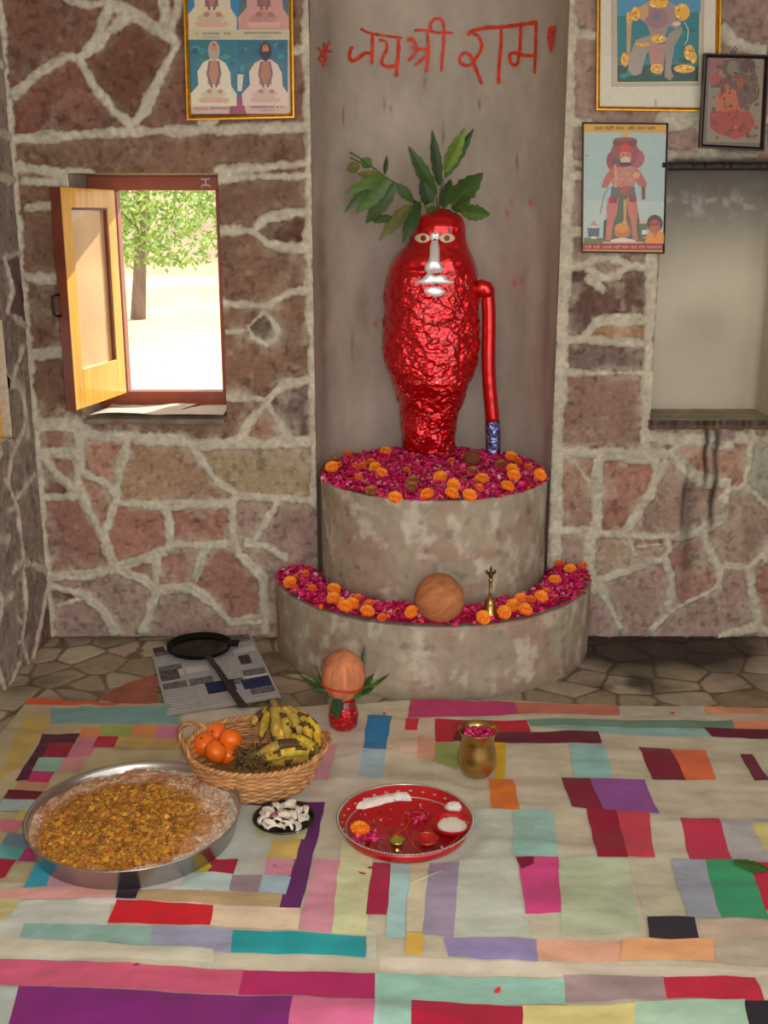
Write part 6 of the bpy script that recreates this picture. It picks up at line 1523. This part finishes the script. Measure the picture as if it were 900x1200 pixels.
pr.poly([(405, 690), (432, 690), (424, 880), (404, 880)], (196, 140, 90)); pr.ell(395, 935, 65, 64, (190, 116, 50)); pr.ell(390, 915, 50, 36, (206, 140, 70)); pr.ell(415, 870, 20, 14, (206, 150, 90))
pr.poly([(545, 590), (576, 595), (574, 695), (548, 690)], (120, 60, 70)); pr.ell(505, 500, 28, 26, (206, 150, 96)); pr.line([(340, 420), (345, 600)], 18, (196, 150, 100))
pr.ell(420, 355, 46, 62, (186, 120, 100)); pr.ell(420, 385, 40, 30, (206, 170, 150)); pr.poly([(372, 330), (380, 270), (420, 250), (460, 275), (468, 330), (420, 318)], (196, 36, 30)); pr.ell(420, 415, 50, 14, (50, 30, 34)); pr.ell(345, 390, 34, 30, (90, 76, 80)); pr.ell(402, 345, 8, 5, (60, 30, 30)); pr.ell(438, 345, 8, 5, (60, 30, 30))
pr.poly([(318, 240), (350, 215), (420, 205), (490, 215), (514, 240), (500, 272), (460, 280), (420, 250), (370, 280), (330, 270)], (116, 42, 38)); pr.ell(418, 190, 26, 18, (206, 160, 70)); pr.ell(418, 222, 90, 16, (140, 60, 44))
for k in range(40): pr.ell(random.uniform(330, 500), random.uniform(440, 590), 6, 5, random.choice([(206, 160, 100), (160, 70, 60), (216, 180, 140)]), 6)
pr.line([(290, 600), (255, 660), (225, 800)], 5, (110, 130, 140))
pr.poly([(305, 1010), (330, 1000), (400, 990), (480, 1005), (520, 1028), (300, 1028)], (216, 206, 196)); pr.rect(240, 1022, 560, 1034, (206, 160, 140))
pr.poly([(118, 915), (225, 915), (215, 930), (212, 985), (130, 985), (128, 930)], (80, 92, 116)); pr.poly([(112, 915), (170, 895), (230, 915)], (206, 200, 196)); pr.poly([(145, 895), (175, 850), (205, 895)], (190, 140, 140)); pr.rect(150, 980, 195, 1000, (206, 200, 180))
pr.poly([(525, 880), (590, 880), (590, 985), (525, 985)], (96, 104, 76)); pr.poly([(520, 880), (555, 850), (592, 880)], (206, 170, 160)); pr.rect(548, 930, 590, 965, (210, 204, 196))
pr.ell(650, 880, 62, 68, (84, 44, 36)); pr.poly([(590, 960), (640, 930), (690, 940), (722, 960), (724, 1036), (566, 1034)], (220, 140, 50)); pr.ell(648, 905, 42, 55, (180, 96, 66)); pr.poly([(606, 870), (690, 865), (688, 900), (610, 900)], (150, 60, 48)); pr.poly([(625, 950), (670, 950), (655, 1000)], (190, 110, 76))
pr.line([(108, 348), (132, 349)], 5, (50, 50, 50))
pr.done('print', t)
# lettering on the poster: real Devanagari characters, tiny
def deva(txt, x0, y0, x1, y1, cv, Y, col, parent, c):
    cu = bpy.data.curves.new('text', 'FONT'); cu.body = txt; ob = bpy.data.objects.new('text', cu); COL.objects.link(ob)
    bpy.context.view_layer.update(); me = bpy.data.meshes.new_from_object(ob.evaluated_get(bpy.context.evaluated_depsgraph_get()))
    bpy.data.objects.remove(ob)
    if not len(me.vertices): return
    xs = [v.co.x for v in me.vertices]; ys = [v.co.y for v in me.vertices]; a, b = min(xs), max(xs); d_, e_ = min(ys), max(ys)
    for v in me.vertices:
        u_ = (v.co.x-a)/(b-a); w_ = (v.co.y-d_)/(e_-d_); v.co = onY(*cv(x0+(x1-x0)*u_, y1+(y0-y1)*w_), Y)-c
    me.materials.clear(); me.materials.append(col); o = bpy.data.objects.new('lettering', me); COL.objects.link(o); o.parent = parent
deva('जय श्री राम  की जय जय', 180, 116, 655, 156, cD, YW-.006, mat('faded_brown_ink', clin((120, 70, 40)), rough=.6), t, c)
deva('श्री श्री 1008 श्री राम जय राम महाराज', 100, 1048, 700, 1080, cD, YW-.006, mat('white_ink', clin((216, 190, 180)), rough=.6), t, c)
# ================================================================== LIGHT, SKY, CAMERA
w = bpy.data.worlds.new('sky'); SC.world = w; w.use_nodes = True; nt = w.node_tree
bg = nt.nodes['Background']; bg.inputs['Color'].default_value = (1.0, .985, .95, 1); bg.inputs['Strength'].default_value = 1.5
sd = bpy.data.lights.new('sun', 'SUN'); sd.energy = 5.5; sd.angle = math.radians(.6); sd.color = (1, .95, .86)
so_ = bpy.data.objects.new('sun', sd); COL.objects.link(so_)
sv = Vector((.45, .80, .42)).normalized(); so_.rotation_euler = sv.to_track_quat('Z', 'Y').to_euler(); so_.location = (3, 8, 8)
# the camera's own small flash
fd = bpy.data.lights.new('camera_flash', 'AREA'); fd.shape = 'RECTANGLE'; fd.size = .05; fd.size_y = .03; fd.energy = 22; fd.color = (1, .96, .92)
fo = bpy.data.objects.new('camera_flash', fd); COL.objects.link(fo); fo.location = (.075, -.01, 1.515)
fo.rotation_euler = (math.radians(75), 0, 0)
cd = bpy.data.cameras.new('camera'); co = bpy.data.objects.new('camera', cd); COL.objects.link(co)
co.location = EYE; co.rotation_euler = (math.radians(90)-TH, 0, 0)
cd.sensor_fit = 'VERTICAL'; cd.sensor_height = 24; cd.lens = F/1200*24; cd.clip_start = .02
SC.camera = co
vs_ = SC.view_settings; vs_.view_transform = 'Standard'; vs_.look = 'None'; vs_.gamma = 1; vs_.use_curve_mapping = False; vs_.exposure = .48
SC.cycles.max_bounces = 8; SC.cycles.diffuse_bounces = 5
